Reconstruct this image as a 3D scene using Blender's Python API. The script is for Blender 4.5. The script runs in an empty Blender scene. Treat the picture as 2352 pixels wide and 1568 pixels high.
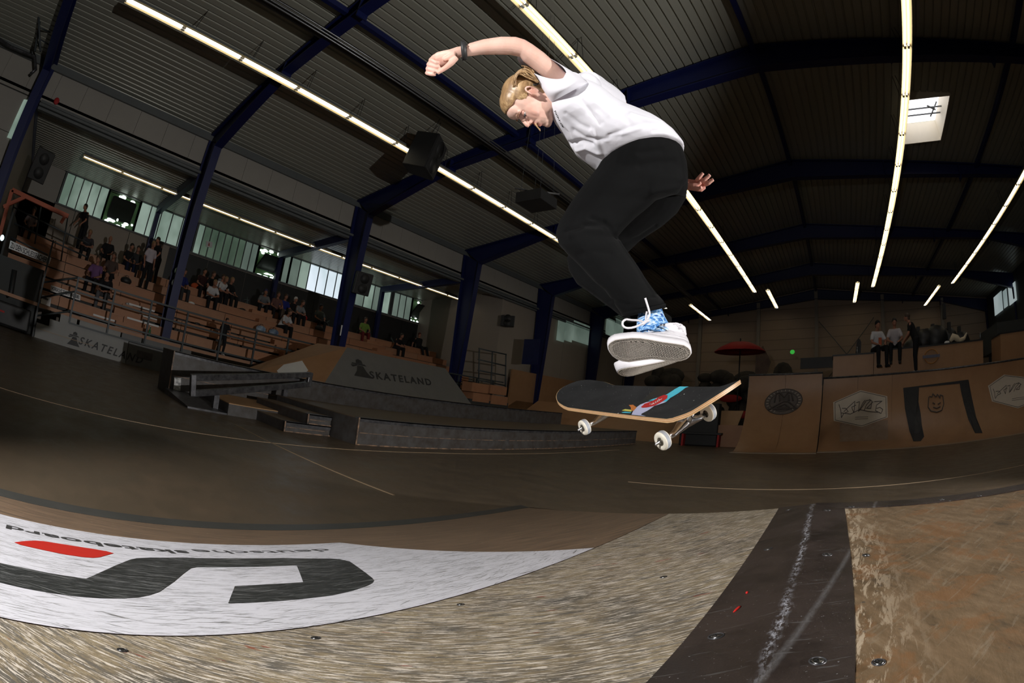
import bpy, bmesh, math, random
import numpy as np
from mathutils import Vector, Matrix, Quaternion
random.seed(7)
SC = bpy.context.scene
COL = SC.collection
PI = math.pi

# ------------------------------------------------------------------ camera
# full-frame fisheye (equisolid), frame cropped off-centre -> lens shift
F_PX = 1176.573; CX, CY = 1176-93.943, 784-194.065
def _rodrigues(w):
    w = np.array(w); t = np.linalg.norm(w); k = w/t
    K = np.array([[0,-k[2],k[1]],[k[2],0,-k[0]],[-k[1],k[0],0]])
    return np.eye(3)+math.sin(t)*K+(1-math.cos(t))*K@K
RC = _rodrigues([-1.80497748,-.5656694,-.6038483])      # world -> camera
CAM = np.array([0.0,0.0,1.0])
cd = bpy.data.cameras.new('camera'); cam = bpy.data.objects.new('camera', cd); COL.objects.link(cam)
cd.type = 'PANO'; cd.panorama_type = 'FISHEYE_EQUISOLID'
cd.sensor_width = 36; cd.sensor_height = 24; cd.sensor_fit = 'HORIZONTAL'
cd.fisheye_lens = F_PX/2352*36; cd.fisheye_fov = PI*1.5
cd.shift_x = 93.943/2352; cd.shift_y = -194.065/1568
cd.clip_start = 0.02; cd.clip_end = 300
cam.matrix_world = Matrix.Translation(Vector(CAM)) @ Matrix(RC.T.tolist()).to_4x4()
SC.camera = cam

# ------------------------------------------------------------------ world, flashes, exposure
w = bpy.data.worlds.new('world'); SC.world = w; w.use_nodes = True
w.node_tree.nodes['Background'].inputs[0].default_value = (0.62,0.80,0.86,1)
w.node_tree.nodes['Background'].inputs[1].default_value = 1.2
SC.view_settings.view_transform = 'Standard'; SC.view_settings.look = 'None'
SC.view_settings.exposure = 0.0; SC.view_settings.gamma = 1.0; SC.view_settings.use_curve_mapping = False
def flash(name, loc, target, power, size, angle, color=(1,.97,.94), blend=.5):
    l = bpy.data.lights.new(name,'SPOT'); l.energy = power; l.shadow_soft_size = size; l.spot_size = math.radians(angle); l.spot_blend = blend; l.color = color
    o = bpy.data.objects.new(name,l); COL.objects.link(o); o.location = loc
    o.rotation_euler = (Vector(target)-Vector(loc)).to_track_quat('-Z','Y').to_euler()
    o['kind']='structure'
flash('flash_right', (7.0,2.6,1.6), (-8.0,3.6,3.4), 2700, .05, 100, blend=.35)
flash('flash_left', (-1.5,-2.9,2.6), (-.8,1.0,1.0), 960, .06, 96)

# ------------------------------------------------------------------ pixel rays (2352 x 1568 frame) -> real places
def ray(px, py):
    x = px-CX; y = py-CY; r = math.hypot(x,y)
    th = 2*math.asin(min(r/2/F_PX,.9999)); s = math.sin(th)/max(r,1e-9)
    return RC.T@np.array([x*s,-y*s,-math.cos(th)])
def atpl(p, n, d):
    u = ray(*p); n = np.array(n,float); return Vector((CAM+u*((d-n@CAM)/(n@u))).tolist())
def atz(p, z): return atpl(p,(0,0,1),z)
def atx(p, x): return atpl(p,(1,0,0),x)
def aty(p, y): return atpl(p,(0,1,0),y)
def atd(p, d): return Vector((CAM+ray(*p)*d).tolist())

# ------------------------------------------------------------------ mesh builder
class MB:
    def __init__(s): s.v=[]; s.f=[]; s.m=[]; s.sm=[]
    def add(s, vs, fs, m=0, smooth=False):
        o=len(s.v); s.v+= [tuple(v) for v in vs]; s.f+=[tuple(i+o for i in f) for f in fs]; s.m+=[m]*len(fs); s.sm+=[smooth]*len(fs); return s
    def box(s, a, b, m=0, M=None):
        (x0,y0,z0),(x1,y1,z1)=a,b
        vs=[Vector(p) for p in ((x0,y0,z0),(x1,y0,z0),(x1,y1,z0),(x0,y1,z0),(x0,y0,z1),(x1,y0,z1),(x1,y1,z1),(x0,y1,z1))]
        if M: vs=[M@v for v in vs]
        return s.add(vs,[(0,3,2,1),(4,5,6,7),(0,1,5,4),(1,2,6,5),(2,3,7,6),(3,0,4,7)],m)
    def beam(s, p, q, w, h, up=(0,0,1), m=0):      # rectangular bar from p to q
        p=Vector(p); q=Vector(q); d=(q-p).normalized(); u=Vector(up); a=d.cross(u).normalized()*w/2; b=a.cross(d).normalized()*h/2
        vs=[p-a-b,p+a-b,p+a+b,p-a+b,q-a-b,q+a-b,q+a+b,q-a+b]
        return s.add(vs,[(0,1,2,3),(7,6,5,4),(0,4,5,1),(1,5,6,2),(2,6,7,3),(3,7,4,0)],m)
    def prism(s, poly, off, m=0):                   # polygon (list of 3d points) extruded by vector off
        off=Vector(off); n=len(poly); a=[Vector(p) for p in poly]; b=[p+off for p in a]
        return s.add(a+b,[tuple(range(n))[::-1],tuple(range(n,2*n))]+[(i,(i+1)%n,n+(i+1)%n,n+i) for i in range(n)],m)
    def tube(s, pts, r, n=8, m=0, cap=True, closed=False):
        pts=[Vector(p) for p in pts]; k=len(pts); rr=r if isinstance(r,(list,tuple)) else [r]*k
        rings=[]; prev=None
        for i,p in enumerate(pts):
            if closed: d=pts[(i+1)%k]-pts[i-1]
            else: d=pts[min(i+1,k-1)]-pts[max(i-1,0)]
            d.normalize()
            if prev is None: a=d.orthogonal().normalized()
            else: a=(prev-d*prev.dot(d)).normalized()
            prev=a; b=d.cross(a)
            rings.append([p+(a*math.cos(t)+b*math.sin(t))*rr[i] for t in [2*PI*j/n for j in range(n)]])
        vs=[v for R in rings for v in R]; fs=[]
        for i in range(k if closed else k-1):
            i2=(i+1)%k
            for j in range(n): fs.append((i*n+j,i*n+(j+1)%n,i2*n+(j+1)%n,i2*n+j))
        if cap and not closed: fs+= [tuple(range(n))[::-1], tuple(range((k-1)*n,k*n))]
        return s.add(vs,fs,m,True)
    def loft(s, rings, m=0, cap=True, smooth=True):  # rings: list of equal-length point lists
        n=len(rings[0]); vs=[v for R in rings for v in R]; fs=[]
        for i in range(len(rings)-1):
            for j in range(n): fs.append((i*n+j,i*n+(j+1)%n,(i+1)*n+(j+1)%n,(i+1)*n+j))
        if cap: fs+=[tuple(range(n))[::-1], tuple(range(len(vs)-n,len(vs)))]
        return s.add(vs,fs,m,smooth)
    def ell(s, c, r, M=None, n=16, k=10, m=0):       # ellipsoid
        c=Vector(c); R=[]
        top=Vector((0,0,r[2])); bot=Vector((0,0,-r[2])); f=(lambda v:(M@v if M else v)+c)
        vs=[f(top)]
        for i in range(1,k):
            a=PI*i/k
            for j in range(n):
                b=2*PI*j/n; vs.append(f(Vector((r[0]*math.sin(a)*math.cos(b),r[1]*math.sin(a)*math.sin(b),r[2]*math.cos(a)))))
        vs.append(f(bot)); fs=[(0,1+j,1+(j+1)%n) for j in range(n)]
        for i in range(k-2):
            for j in range(n): fs.append((1+i*n+j,1+(i+1)*n+j,1+(i+1)*n+(j+1)%n,1+i*n+(j+1)%n))
        L=len(vs)-1; fs+=[(L,1+(k-2)*n+(j+1)%n,1+(k-2)*n+j) for j in range(n)]
        return s.add(vs,fs,m,True)
    def mesh(s, name, mats):
        me=bpy.data.meshes.new(name); me.from_pydata(s.v,[],s.f)
        for mt in (mats if isinstance(mats,(list,tuple)) else [mats]): me.materials.append(mt)
        me.polygons.foreach_set('material_index',s.m); me.polygons.foreach_set('use_smooth',s.sm); me.update()
        bm=bmesh.new(); bm.from_mesh(me); bmesh.ops.recalc_face_normals(bm,faces=bm.faces); bm.to_mesh(me); bm.free()
        return me
    def build(s, name, mats, parent=None, local=True):
        o=bpy.data.objects.new(name,s.mesh(name,mats)); COL.objects.link(o)
        if parent: o.parent=parent
        return o
def obj(name, me, parent=None):
    o=bpy.data.objects.new(name,me); COL.objects.link(o)
    if parent: o.parent=parent
    return o
def tag(o, label=None, cat=None, group=None, kind=None):
    if label: o['label']=label
    if cat: o['category']=cat
    if group: o['group']=group
    if kind: o['kind']=kind
    return o
def empty(name, loc=(0,0,0), label=None, cat=None, group=None, kind=None):
    o=bpy.data.objects.new(name,None); COL.objects.link(o); o.location=loc; o.empty_display_size=.1
    return tag(o,label,cat,group,kind)
def dup(o, parent=None):
    c=o.copy(); COL.objects.link(c); c.parent=parent
    for ch in list(o.children): dup(ch,c)
    return c
def bev(o, w=.004, seg=2):
    m=o.modifiers.new('bevel','BEVEL'); m.width=w; m.segments=seg; m.limit_method='ANGLE'; m.angle_limit=.6; return o

# ------------------------------------------------------------------ materials
def mat(name, col, rough=.6, metal=0, spec=.5, noise=None, bump=None, emit=None, coat=0):
    """noise=(scale, amount, second colour) ; bump=(scale,strength)"""
    m=bpy.data.materials.new(name); m.use_nodes=True; nt=m.node_tree; b=nt.nodes['Principled BSDF']
    b.inputs['Base Color'].default_value=(*col,1); b.inputs['Roughness'].default_value=rough; b.inputs['Metallic'].default_value=metal
    b.inputs['Specular IOR Level'].default_value=spec; b.inputs['Coat Weight'].default_value=coat
    tc=None
    if noise or bump: tc=nt.nodes.new('ShaderNodeTexCoord')
    if noise:
        n=nt.nodes.new('ShaderNodeTexNoise'); n.inputs['Scale'].default_value=noise[0]; n.inputs['Detail'].default_value=6; n.inputs['Roughness'].default_value=.65
        nt.links.new(tc.outputs['Object'],n.inputs['Vector'])
        r=nt.nodes.new('ShaderNodeValToRGB'); r.color_ramp.elements[0].position=.5-noise[1]/2; r.color_ramp.elements[1].position=.5+noise[1]/2
        r.color_ramp.elements[0].color=(*col,1); r.color_ramp.elements[1].color=(*noise[2],1)
        nt.links.new(n.outputs['Fac'],r.inputs['Fac']); nt.links.new(r.outputs['Color'],b.inputs['Base Color'])
    if bump:
        n=nt.nodes.new('ShaderNodeTexNoise'); n.inputs['Scale'].default_value=bump[0]; n.inputs['Detail'].default_value=4
        nt.links.new(tc.outputs['Object'],n.inputs['Vector'])
        p=nt.nodes.new('ShaderNodeBump'); p.inputs['Strength'].default_value=bump[1]; p.inputs['Distance'].default_value=.01
        nt.links.new(n.outputs['Fac'],p.inputs['Height']); nt.links.new(p.outputs['Normal'],b.inputs['Normal'])
    if emit:
        b.inputs['Emission Color'].default_value=(*emit[0],1); b.inputs['Emission Strength'].default_value=emit[1]
    return m
class NT:   # small node helper
    def __init__(s, m): s.t=m.node_tree; s.b=s.t.nodes['Principled BSDF']; s.tc=s.t.nodes.new('ShaderNodeTexCoord')
    def n(s, k, **kw):
        x=s.t.nodes.new(k)
        for a,v in kw.items(): setattr(x,a,v)
        return x
    def l(s, a, b): s.t.links.new(a,b)
    def mapping(s, rot=0, scale=(1,1,1), loc=(0,0,0), src=None):
        m=s.n('ShaderNodeMapping'); m.inputs['Rotation'].default_value=(0,0,rot); m.inputs['Scale'].default_value=scale; m.inputs['Location'].default_value=loc
        # rotate first, then scale: two mappings
        m.inputs['Scale'].default_value=(1,1,1); m2=s.n('ShaderNodeMapping'); m2.inputs['Scale'].default_value=scale
        s.l(src or s.tc.outputs['Object'],m.inputs['Vector']); s.l(m.outputs[0],m2.inputs['Vector']); return m2.outputs[0]
    def noise(s, vec, scale, detail=3, rough=.5, dist=0):
        x=s.n('ShaderNodeTexNoise'); x.inputs['Scale'].default_value=scale; x.inputs['Detail'].default_value=detail; x.inputs['Roughness'].default_value=rough; x.inputs['Distortion'].default_value=dist
        s.l(vec,x.inputs['Vector']); return x.outputs['Fac']
    def ramp(s, fac, stops):
        r=s.n('ShaderNodeValToRGB'); e=r.color_ramp.elements
        while len(e)<len(stops): e.new(.5)
        for i,(p,c) in enumerate(stops):
            e[i].position=p; e[i].color=(*c,1) if isinstance(c,(tuple,list)) else (c,c,c,1)
        s.l(fac,r.inputs['Fac']); return r.outputs['Color']
    def mix(s, fac, a, b, mode='MIX'):
        x=s.n('ShaderNodeMix',data_type='RGBA',blend_type=mode)
        for sock,v in ((x.inputs[0],fac),(x.inputs[6],a),(x.inputs[7],b)):
            if isinstance(v,(int,float)): sock.default_value=v
            elif isinstance(v,(tuple,list)): sock.default_value=(*v,1)
            else: s.l(v,sock)
        return x.outputs[2]
    def bump(s, h, strength, dist=.002):
        p=s.n('ShaderNodeBump'); p.inputs['Strength'].default_value=strength; p.inputs['Distance'].default_value=dist
        s.l(h,p.inputs['Height']); s.l(p.outputs['Normal'],s.b.inputs['Normal'])
    def math(s, op, a, b=None):
        x=s.n('ShaderNodeMath',operation=op)
        for i,v in enumerate((a,b)):
            if v is None: continue
            if isinstance(v,(int,float)): x.inputs[i].default_value=v
            else: s.l(v,x.inputs[i])
        return x.outputs[0]

M={}
M['blue']=mat('blue_steel_paint',(.004,.008,.060),.45,noise=(1.5,.6,(.006,.012,.085)))
M['roof']=mat('roof_sheet',(.35,.355,.30),.36,metal=.2,noise=(.6,.8,(.38,.375,.32)))
M['fascia']=mat('fascia_panel',(.36,.34,.30),.7,noise=(.8,.9,(.30,.28,.25)))
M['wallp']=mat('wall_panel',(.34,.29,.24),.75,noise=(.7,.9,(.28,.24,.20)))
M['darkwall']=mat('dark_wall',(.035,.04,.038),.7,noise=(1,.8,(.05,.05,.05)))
M['frame']=mat('window_frame',(.10,.11,.11),.6,noise=(2,.6,(.13,.14,.14)))
M['black']=mat('black_paint',(.012,.012,.013),.5,noise=(3,.7,(.02,.02,.02)))
M['steel']=mat('grey_steel',(.30,.31,.32),.4,metal=.8,noise=(4,.6,(.22,.22,.23)))
M['darksteel']=mat('dark_railing_paint',(.035,.045,.05),.5,noise=(3,.7,(.05,.06,.065)))
M['galv']=mat('worn_steel',(.17,.17,.18),.38,metal=.6,noise=(9,.4,(.05,.05,.055)))
M['tube']=mat('lit_tube',(.9,.9,.85),.4,emit=((1,.95,.82),2.7),noise=(1,.5,(.92,.92,.9)))
M['tubeoff']=mat('dead_tube',(.8,.8,.78),.3,noise=(1,.5,(.85,.85,.82)))
M['reflector']=mat('white_enamel_reflector',(.80,.66,.36),.35,noise=(2,.5,(.84,.70,.40)))
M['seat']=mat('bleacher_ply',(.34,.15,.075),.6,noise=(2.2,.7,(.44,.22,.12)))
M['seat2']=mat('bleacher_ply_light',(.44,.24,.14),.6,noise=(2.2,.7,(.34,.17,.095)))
M['ramp']=mat('ramp_ply',(.30,.155,.075),.45,noise=(1.3,.7,(.42,.24,.125)))
M['greyply']=mat('grey_painted_ply',(.11,.11,.108),.55,noise=(3,.8,(.15,.15,.145)))
M['ledge']=mat('ledge_side_ply',(.085,.082,.08),.5,noise=(6,.35,(.05,.040,.034)))
M['ledgetop']=mat('ledge_top_ply',(.15,.105,.065),.5,noise=(3,.7,(.12,.085,.055)))
M['white']=mat('white_board',(.75,.75,.74),.6,noise=(3,.6,(.68,.68,.68)))
M['print']=mat('black_print',(.015,.015,.018),.6,noise=(9,.6,(.03,.03,.03)))
M['red']=mat('red_fabric',(.45,.02,.02),.7,noise=(2,.6,(.36,.02,.02)))
M['orange']=mat('orange_steel',(.50,.11,.05),.55,noise=(3,.7,(.40,.09,.04)))
M['screw']=mat('zinc_screw',(.55,.55,.56),.28,metal=1,noise=(90,.5,(.3,.3,.3)))
# ================================================================== STRUCTURE
FY=[4.45+7.15*k for k in range(-2,6)]           # portal frame positions; last is the end wall
XL,XR,XM=-17.6,15.4,-1.1
def zroof(x): return 10.8-.13*abs(x-XM)
# floor: dark brown film-faced ply, its sheets told by pale joint lines
def floor_mat():
    m=mat('floor_ply',(.06,.048,.036),.42,spec=.4); t=NT(m)
    big=t.noise(t.tc.outputs['Object'],.5,4,.6); st=t.noise(t.mapping(.25,(1,1.6,1)),2.2,6,.7)
    c=t.ramp(t.math('ADD',t.math('MULTIPLY',big,.5),t.math('MULTIPLY',st,.5)),[(.35,(.092,.070,.047)),(.5,(.112,.083,.055)),(.66,(.138,.098,.064))])
    sp=t.noise(t.tc.outputs['Object'],42,2); c=t.mix(t.ramp(sp,[(.73,0),(.76,.5)]),c,(.30,.24,.16))
    t.l(c,t.b.inputs['Base Color']); t.l(t.ramp(st,[(.3,.30),(.7,.52)]),t.b.inputs['Roughness']); return m
M['floor']=floor_mat()
fl=MB().box((-26,-14,-.2),(20,42,0)).build('floor',M['floor']); tag(fl,kind='structure')
M['joint']=mat('pale_floor_joint',(.42,.30,.18),.6,noise=(5,.7,(.30,.22,.14)))
for a,b,wd in ((atz((0,890),0),atz((1000,1040),0),.022),(atz((1000,1040),0),Vector((-5.6,13,0)),.018),(atz((540,975),0),atz((905,1137),0),.022),(Vector((-2.8,7,0)),Vector((5,8.2,0)),.02)):
    j=MB(); a=Vector((a.x,a.y,.002)); b=Vector((b.x,b.y,.002)); j.beam(a-(b-a).normalized()*.0,b,wd,.004); j.build('floor_joint',M['joint'],fl)
# roof: corrugated sheets, one panel per bay and slope (ribs are real folds)
ce=empty('ceiling',kind='structure')
def corr(x0,x1,z0,z1,y0,y1,pitch=.27,dep=.055,flat=.20):
    n=max(1,round(abs(x1-x0)/pitch)); prof=[]
    for i in range(n):
        for u,d in ((0,0),(flat/pitch,0),(flat/pitch+.06,1),(1-.06,1)):
            t=(i+u)/n; prof.append((x0+(x1-x0)*t, z0+(z1-z0)*t+dep*d))
    prof.append((x1,z1))
    b=MB(); N=len(prof); b.add([(x,y0,z) for x,z in prof]+[(x,y1,z) for x,z in prof],[(i,i+1,N+i+1,N+i) for i in range(N-1)]); return b
for i in range(len(FY)-1):
    y0,y1=FY[i],FY[i+1]
    corr(XL-.2,XM,zroof(XL-.2),zroof(XM),y0,y1).build('roof_panel',M['roof'],ce)
    if i==2:   # bay with the rooflight: cut around it
        pass
    SKX0,SKX1,SKY0,SKY1=3.75,5.35,14.2,17.0
    if y0<SKY0<y1:
        corr(XM,SKX0,zroof(XM),zroof(SKX0),y0,y1).build('roof_panel',M['roof'],ce)
        corr(SKX1,XR+.2,zroof(SKX1),zroof(XR+.2),y0,y1).build('roof_panel',M['roof'],ce)
        corr(SKX0,SKX1,zroof(SKX0),zroof(SKX1),y0,SKY0).build('roof_panel',M['roof'],ce)
        corr(SKX0,SKX1,zroof(SKX0),zroof(SKX1),SKY1,y1).build('roof_panel',M['roof'],ce)
    else: corr(XM,XR+.2,zroof(XM),zroof(XR+.2),y0,y1).build('roof_panel',M['roof'],ce)
    corr(-24.6,XL,6.95,7.25,y0,y1,pitch=.25).build('aisle_roof_panel',M['roof'],ce)
corr(XL-.2,XM,zroof(XL-.2),zroof(XM),-14,FY[0]).build('roof_panel',M['roof'],ce); corr(XM,XR+.2,zroof(XM),zroof(XR+.2),-14,FY[0]).build('roof_panel',M['roof'],ce)
# unseen outer skin, added so that no daylight leaks through the joints
b=MB(); 
for (xa,xb) in ((-25,XM),(XM,16)):
    za,zb_=(zroof(xa) if xa>XL else zroof(XL)-.0)+.45,(zroof(xb))+.45
    if xa==XM: pass
MBo=MB(); MBo.add([(-18,-14.3,zroof(-18)+.25),(XM,-14.3,zroof(XM)+.25),(XM,41,zroof(XM)+.25),(-18,41,zroof(-18)+.25)],[(0,1,2,3)])
for (a_,c_,y_,d_) in ((XM,SKX0-.05,-14.3,41),(SKX1+.05,16,-14.3,41),(SKX0-.05,SKX1+.05,-14.3,SKY0-.05),(SKX0-.05,SKX1+.05,SKY1+.05,41)): MBo.add([(a_,y_,zroof(a_)+.25),(c_,y_,zroof(c_)+.25),(c_,d_,zroof(c_)+.25),(a_,d_,zroof(a_)+.25)],[(0,1,2,3)])
MBo.build('roof_daylight_block',M['darkwall'],ce)
# rooflight
sk=empty('window_1',kind='structure')
zz=zroof(4.5)
b=MB(); H=.62
for (a,c) in (((SKX0-.04,SKY0-.04),(SKX0,SKY1+.04)),((SKX1,SKY0-.04),(SKX1+.04,SKY1+.04)),((SKX0,SKY0-.04),(SKX1,SKY0)),((SKX0,SKY1),(SKX1,SKY1+.04))):
    b.box((a[0],a[1],zz-.2),(c[0],c[1],zz+H))
M['curb']=mat('cream_rooflight_curb',(.72,.66,.52),.6,noise=(3,.6,(.66,.60,.48)))
b.build('window_curb',M['curb'],sk)
M['skyglass']=mat('lit_rooflight_glazing',(.8,.8,.82),.4,emit=((.93,.92,1.0),2.2),noise=(2,.5,(.85,.85,.86)))
for k in range(4):
    ya=SKY0+(SKY1-SKY0)*k/4+.03; yb=SKY0+(SKY1-SKY0)*(k+1)/4-.03
    MB().box((SKX0,ya,zz+H-.02),(SKX1,yb,zz+H)).build('window_pane',M['skyglass'],sk)
b=MB(); b.box((SKX0,SKY0+1.3,zz+.25),(SKX1,SKY0+1.34,zz+.29)); b.box((SKX0,SKY0+1.7,zz+.25),(SKX1,SKY0+1.74,zz+.29)); b.beam((4.7,15.3,zz+.2),(5.2,16,zz+.45),.05,.05); b.beam((4.9,16,zz+.2),(5.2,15.5,zz+.45),.04,.04)
b.build('opener_arm',M['frame'],sk)
# portal frames
def frame(i,y):
    t=empty('portal_frame',(0,y,0),cat='steel frame')
    for s in (-1,1):
        xc=XM+s*15.7; xo=XM+s*16.4; zk=7.8
        c=MB()       # column: web + two flanges, tapering wider to the knee
        tb=.42; 
        c.prism([(xc+s*.15,-.01,0),(xc+s*.6,-.01,0),(xo+s*.02,-.01,zroof(xo)-.3),(xc-s*.35,-.01,zk)],(0,.02,0))
        c.beam((xc+s*.15,0,0),(xc-s*.35,0,zk),.30,.03,up=(s,0,0)); c.beam((xc+s*.6,0,0),(xo,0,zroof(xo)-.2),.30,.03,up=(s,0,0))
        c.build('column',M['blue'],t)
        r=MB()
        lo=[(xc-s*.35,zk),(XM+s*10.9,8.95),(XM,9.95)]; up=[(xo,zroof(xo)-.12),(XM+s*10.9,zroof(XM+10.9)-.12),(XM,zroof(XM)-.12)]
        for (a,bb),(c2,d) in zip(zip(lo,lo[1:]),zip(up,up[1:])):
            r.prism([(a[0],-.012,a[1]),(bb[0],-.012,bb[1]),(d[0],-.012,d[1]),(c2[0],-.012,c2[1])],(0,.024,0))
            r.beam((a[0],0,a[1]),(bb[0],0,bb[1]),.32,.04); r.beam((c2[0],0,c2[1]),(d[0],0,d[1]),.32,.04)
        r.build('rafter',M['blue'],t)
        for u in (.28,.5,.72):
            xx=xc-s*.35+(XM-xc)*u; 
            MB().box((xx-.02,-.16,zroof(xx)-.75+ (0 if u>.3 else 0)),(xx+.02,.16,zroof(xx)-.14)).build('stiffener',M['blue'],t)
    if True:    # aisle column and aisle rafter
        a=MB(); a.beam((-23.9,0,3),(-23.9,0,6.9),.22,.22,up=(1,0,0)); a.build('aisle_column',M['blue'],t)
        a=MB(); a.beam((-23.9,0,6.75),(XL,0,7.0),.25,.34); a.build('aisle_rafter',M['blue'],t)
    return t
names=['behind the left edge of the hall','nearest in view, cut by the top left corner','second from the left, beside the steps of the bleachers','behind the skater with a black loudspeaker on its column','third column along the bleachers, its knee behind the skater','far one just left of the skater knees','last one before the end wall','against the far end wall']
for i,y in enumerate(FY):
    t=frame(i,y); t['label']='dark blue steel portal frame '+names[i]
# purlins / ridge
def longbar(name,x,z,w,h,m,label,cat,y0=-14,y1=40):
    b=MB(); b.beam((x,y0,z),(x,y1,z),w,h); o=b.build(name,m); return tag(o,label,cat)
longbar('ridge_purlin',XM,zroof(XM)-.2,.16,.2,M['blue'],'dark blue purlin running along the roof ridge','purlin')
longbar('roof_purlin',-9.25,zroof(-9.25)-.16,.14,.16,M['blue'],'blue purlin under the left roof slope above the raised fist','purlin')
longbar('roof_purlin',7.3,zroof(7.3)-.16,.14,.16,M['blue'],'dark purlin under the right roof slope beside the rooflight','purlin')
tr=empty('cable_tray',label='long grey cable tray with pipes running under the left roof slope',cat='cable tray')
zt=zroof(-10.6)-.55
xt=-1.25*(zt-1)
MB().beam((xt,-14,zt+.12),(xt,39,zt+.12),.30,.04).build('tray_base',M['black'],tr)
for dx in (.02,.10,.18): MB().tube([(xt+.12+dx,-14,zt+.02+dx*.4),(xt+.12+dx,39,zt+.02+dx*.4)],.026,6).build('pipe',M['steel'],tr)
# fascia wall between nave roof and aisle roof + aisle and side walls
wl=empty('wall_left',kind='structure')
zf0,zf1=7.2,zroof(XL)-.05
for i in range(-9,37):
    y=i*1.18+.2
    if y>38.5: break
    MB().box((XL-.06,y,zf0),(XL+ .0,y+1.17,zf1-.28)).build('fascia_panel',M['fascia'],wl)
b=MB(); b.box((XL-.1,-14,zf1-.28),(XL+.12,40,zf1)); b.build('eaves_gutter',M['frame'],wl)
for k,(zz0,d) in enumerate(((zf0-.08,.10),(zf0-.22,.2),(zf0-.34,.12))): MB().box((XL-.1,-2.5,zz0),(XL+d,40,zz0+.09)).build('aisle_edge_beam',M['frame'],wl)
# section of side wall ahead of the aisle (y < first frame): large sandwich panels
for k,(z0,z1) in enumerate(((0,2.2),(2.22,3.4),(3.42,4.6),(4.62,5.75),(5.77,7.15))):
    MB().box((XL-.08,-14,z0),(XL,-2.95 if z0>2.3 else -3.2,z1)).build('wall_panel',M['fascia'],wl)
MB().box((XL-.16,-14,zf0),(XL-.08,41,9)).build('daylight_block',M['darkwall'],wl)  # added behind the fascia and side panels to keep daylight out of the gaps
MB().box((XL-.2,-14,0),(XL-.1,-2.7,9)).build('daylight_block',M['darkwall'],wl); MB().box((XL-.2,22.6,0),(XL-.12,41,9)).build('daylight_block',M['darkwall'],wl)
# outer aisle wall with window band
XW=-24.3; ZW0,ZW1=1+(24.3/5.45),1+(24.3/4.08)
wo=empty('wall_aisle',kind='structure')
for i in range(-1,14):
    y=-2.6+i*3.0
    MB().box((XW-.1,y,0),(XW,y+2.97,ZW0-.06)).build('wall_panel',M['wallp'],wo)
MB().box((XW-.1,-2.6,ZW1+.05),(XW,40,7.3)).build('lintel_panel',M['darkwall'],wo)
MB().box((XW-.9,-14,0),(XW-.8,41,7.4)).build('daylight_block',M['darkwall'],wo); MB().box((XW-.9,-14,7.3),(XL,41,7.4)).build('daylight_block',M['darkwall'],wo)  # unseen sheets added around the aisle to shut out the bright world
for i in range(8): MB().box((XW,5.6+i*2.2,2.5),(XW+.03,5.6+i*2.2+2.18,ZW0-.1)).build('mural_panel',M['black'],wo)
for k in range(12):
    b=MB(); y_=6.5+k*1.25+random.uniform(-.2,.2); b.tube([(XW+.05,y_+random.uniform(-.3,.3),3.9+random.uniform(-.25,.35)) for _ in range(6)],.05,5); b.build('mural_stroke',mat('mural_grey',(.10,.12,.11),.8,noise=(3,.5,(.06,.07,.07))) if k==0 else bpy.data.materials['mural_grey'],wo)
MB().box((XW-.1,-14,0),(XW,-.75,7.3)).build('wall_panel',M['fascia'],wo)
MB().box((XL-.1,-2.72,0),(XL-7,-2.6,7.3)).build('aisle_end_wall',M['wallp'],wo)
for z in (ZW0-.06,ZW1-.02): MB().box((XW-.05,-.8,z),(XW+.12,25.5,z+.07)).build('window_rail',M['frame'],wo)
# translucent window strips. Greenish daylight comes through fluted plastic, with foliage outside
def glaze(name,c1,c2,st):
    m=mat(name,(.25,.3,.28),.35,spec=.4); t=NT(m); b=t.b
    v=t.mapping(0,(.5,.5,.35)); n=t.noise(v,1.1,3,.55)
    c=t.ramp(n,[(.36,c1),(.62,c2)]); t.l(c,b.inputs['Emission Color']); b.inputs['Emission Strength'].default_value=st
    return m
G1=glaze('plastic_daylight_mid',(.16,.25,.19),(.50,.66,.56),.45)
G2=glaze('plastic_daylight_dark',(.04,.085,.05),(.14,.22,.15),.42)
G3=glaze('plastic_daylight_bright',(.55,.68,.72),(.80,.90,1.0),.95)
G4=glaze('plastic_daylight_dim',(.12,.17,.14),(.24,.32,.27),.45)
MDK=mat('open_sash_dark',(.02,.025,.02),.3,noise=(3,.7,(.04,.05,.04)))
MSPOT=mat('daylight_between_leaves',(.8,.9,.8),.5,emit=((.85,1,.9),2.0),noise=(3,.5,(.8,.85,.8)))
MLEAF=mat('leaves_outside',(.05,.12,.04),.6,noise=(12,.7,(.10,.2,.07)))
wins=[] # (y0,y1,material,open)
def ywin(px,py=None):
    p=(px,py); return atx(p,XW).y
def strip_run(n,ya,yb,mtl,sub,numb):
    wd=empty('window_%d'%numb,kind='structure')
    for i in range(n):
        a=ya+(yb-ya)*i/n; c=ya+(yb-ya)*(i+1)/n
        b=MB(); b.box((XW-.03,a+.03,ZW0+.02),(XW,c-.03,ZW1-.04)); b.build('window_pane',mtl[i%len(mtl)],wd)
        if i: MB().box((XW-.02,a-.025,ZW0),(XW+.03,a+.025,ZW1)).build('window_mullion',M['frame'],wd)
    for y in (ya,yb): MB().box((XW-.04,y-.05,ZW0-.03),(XW+.06,y+.05,ZW1+.03)).build('window_frame',M['frame'],wd)
    return wd
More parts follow.
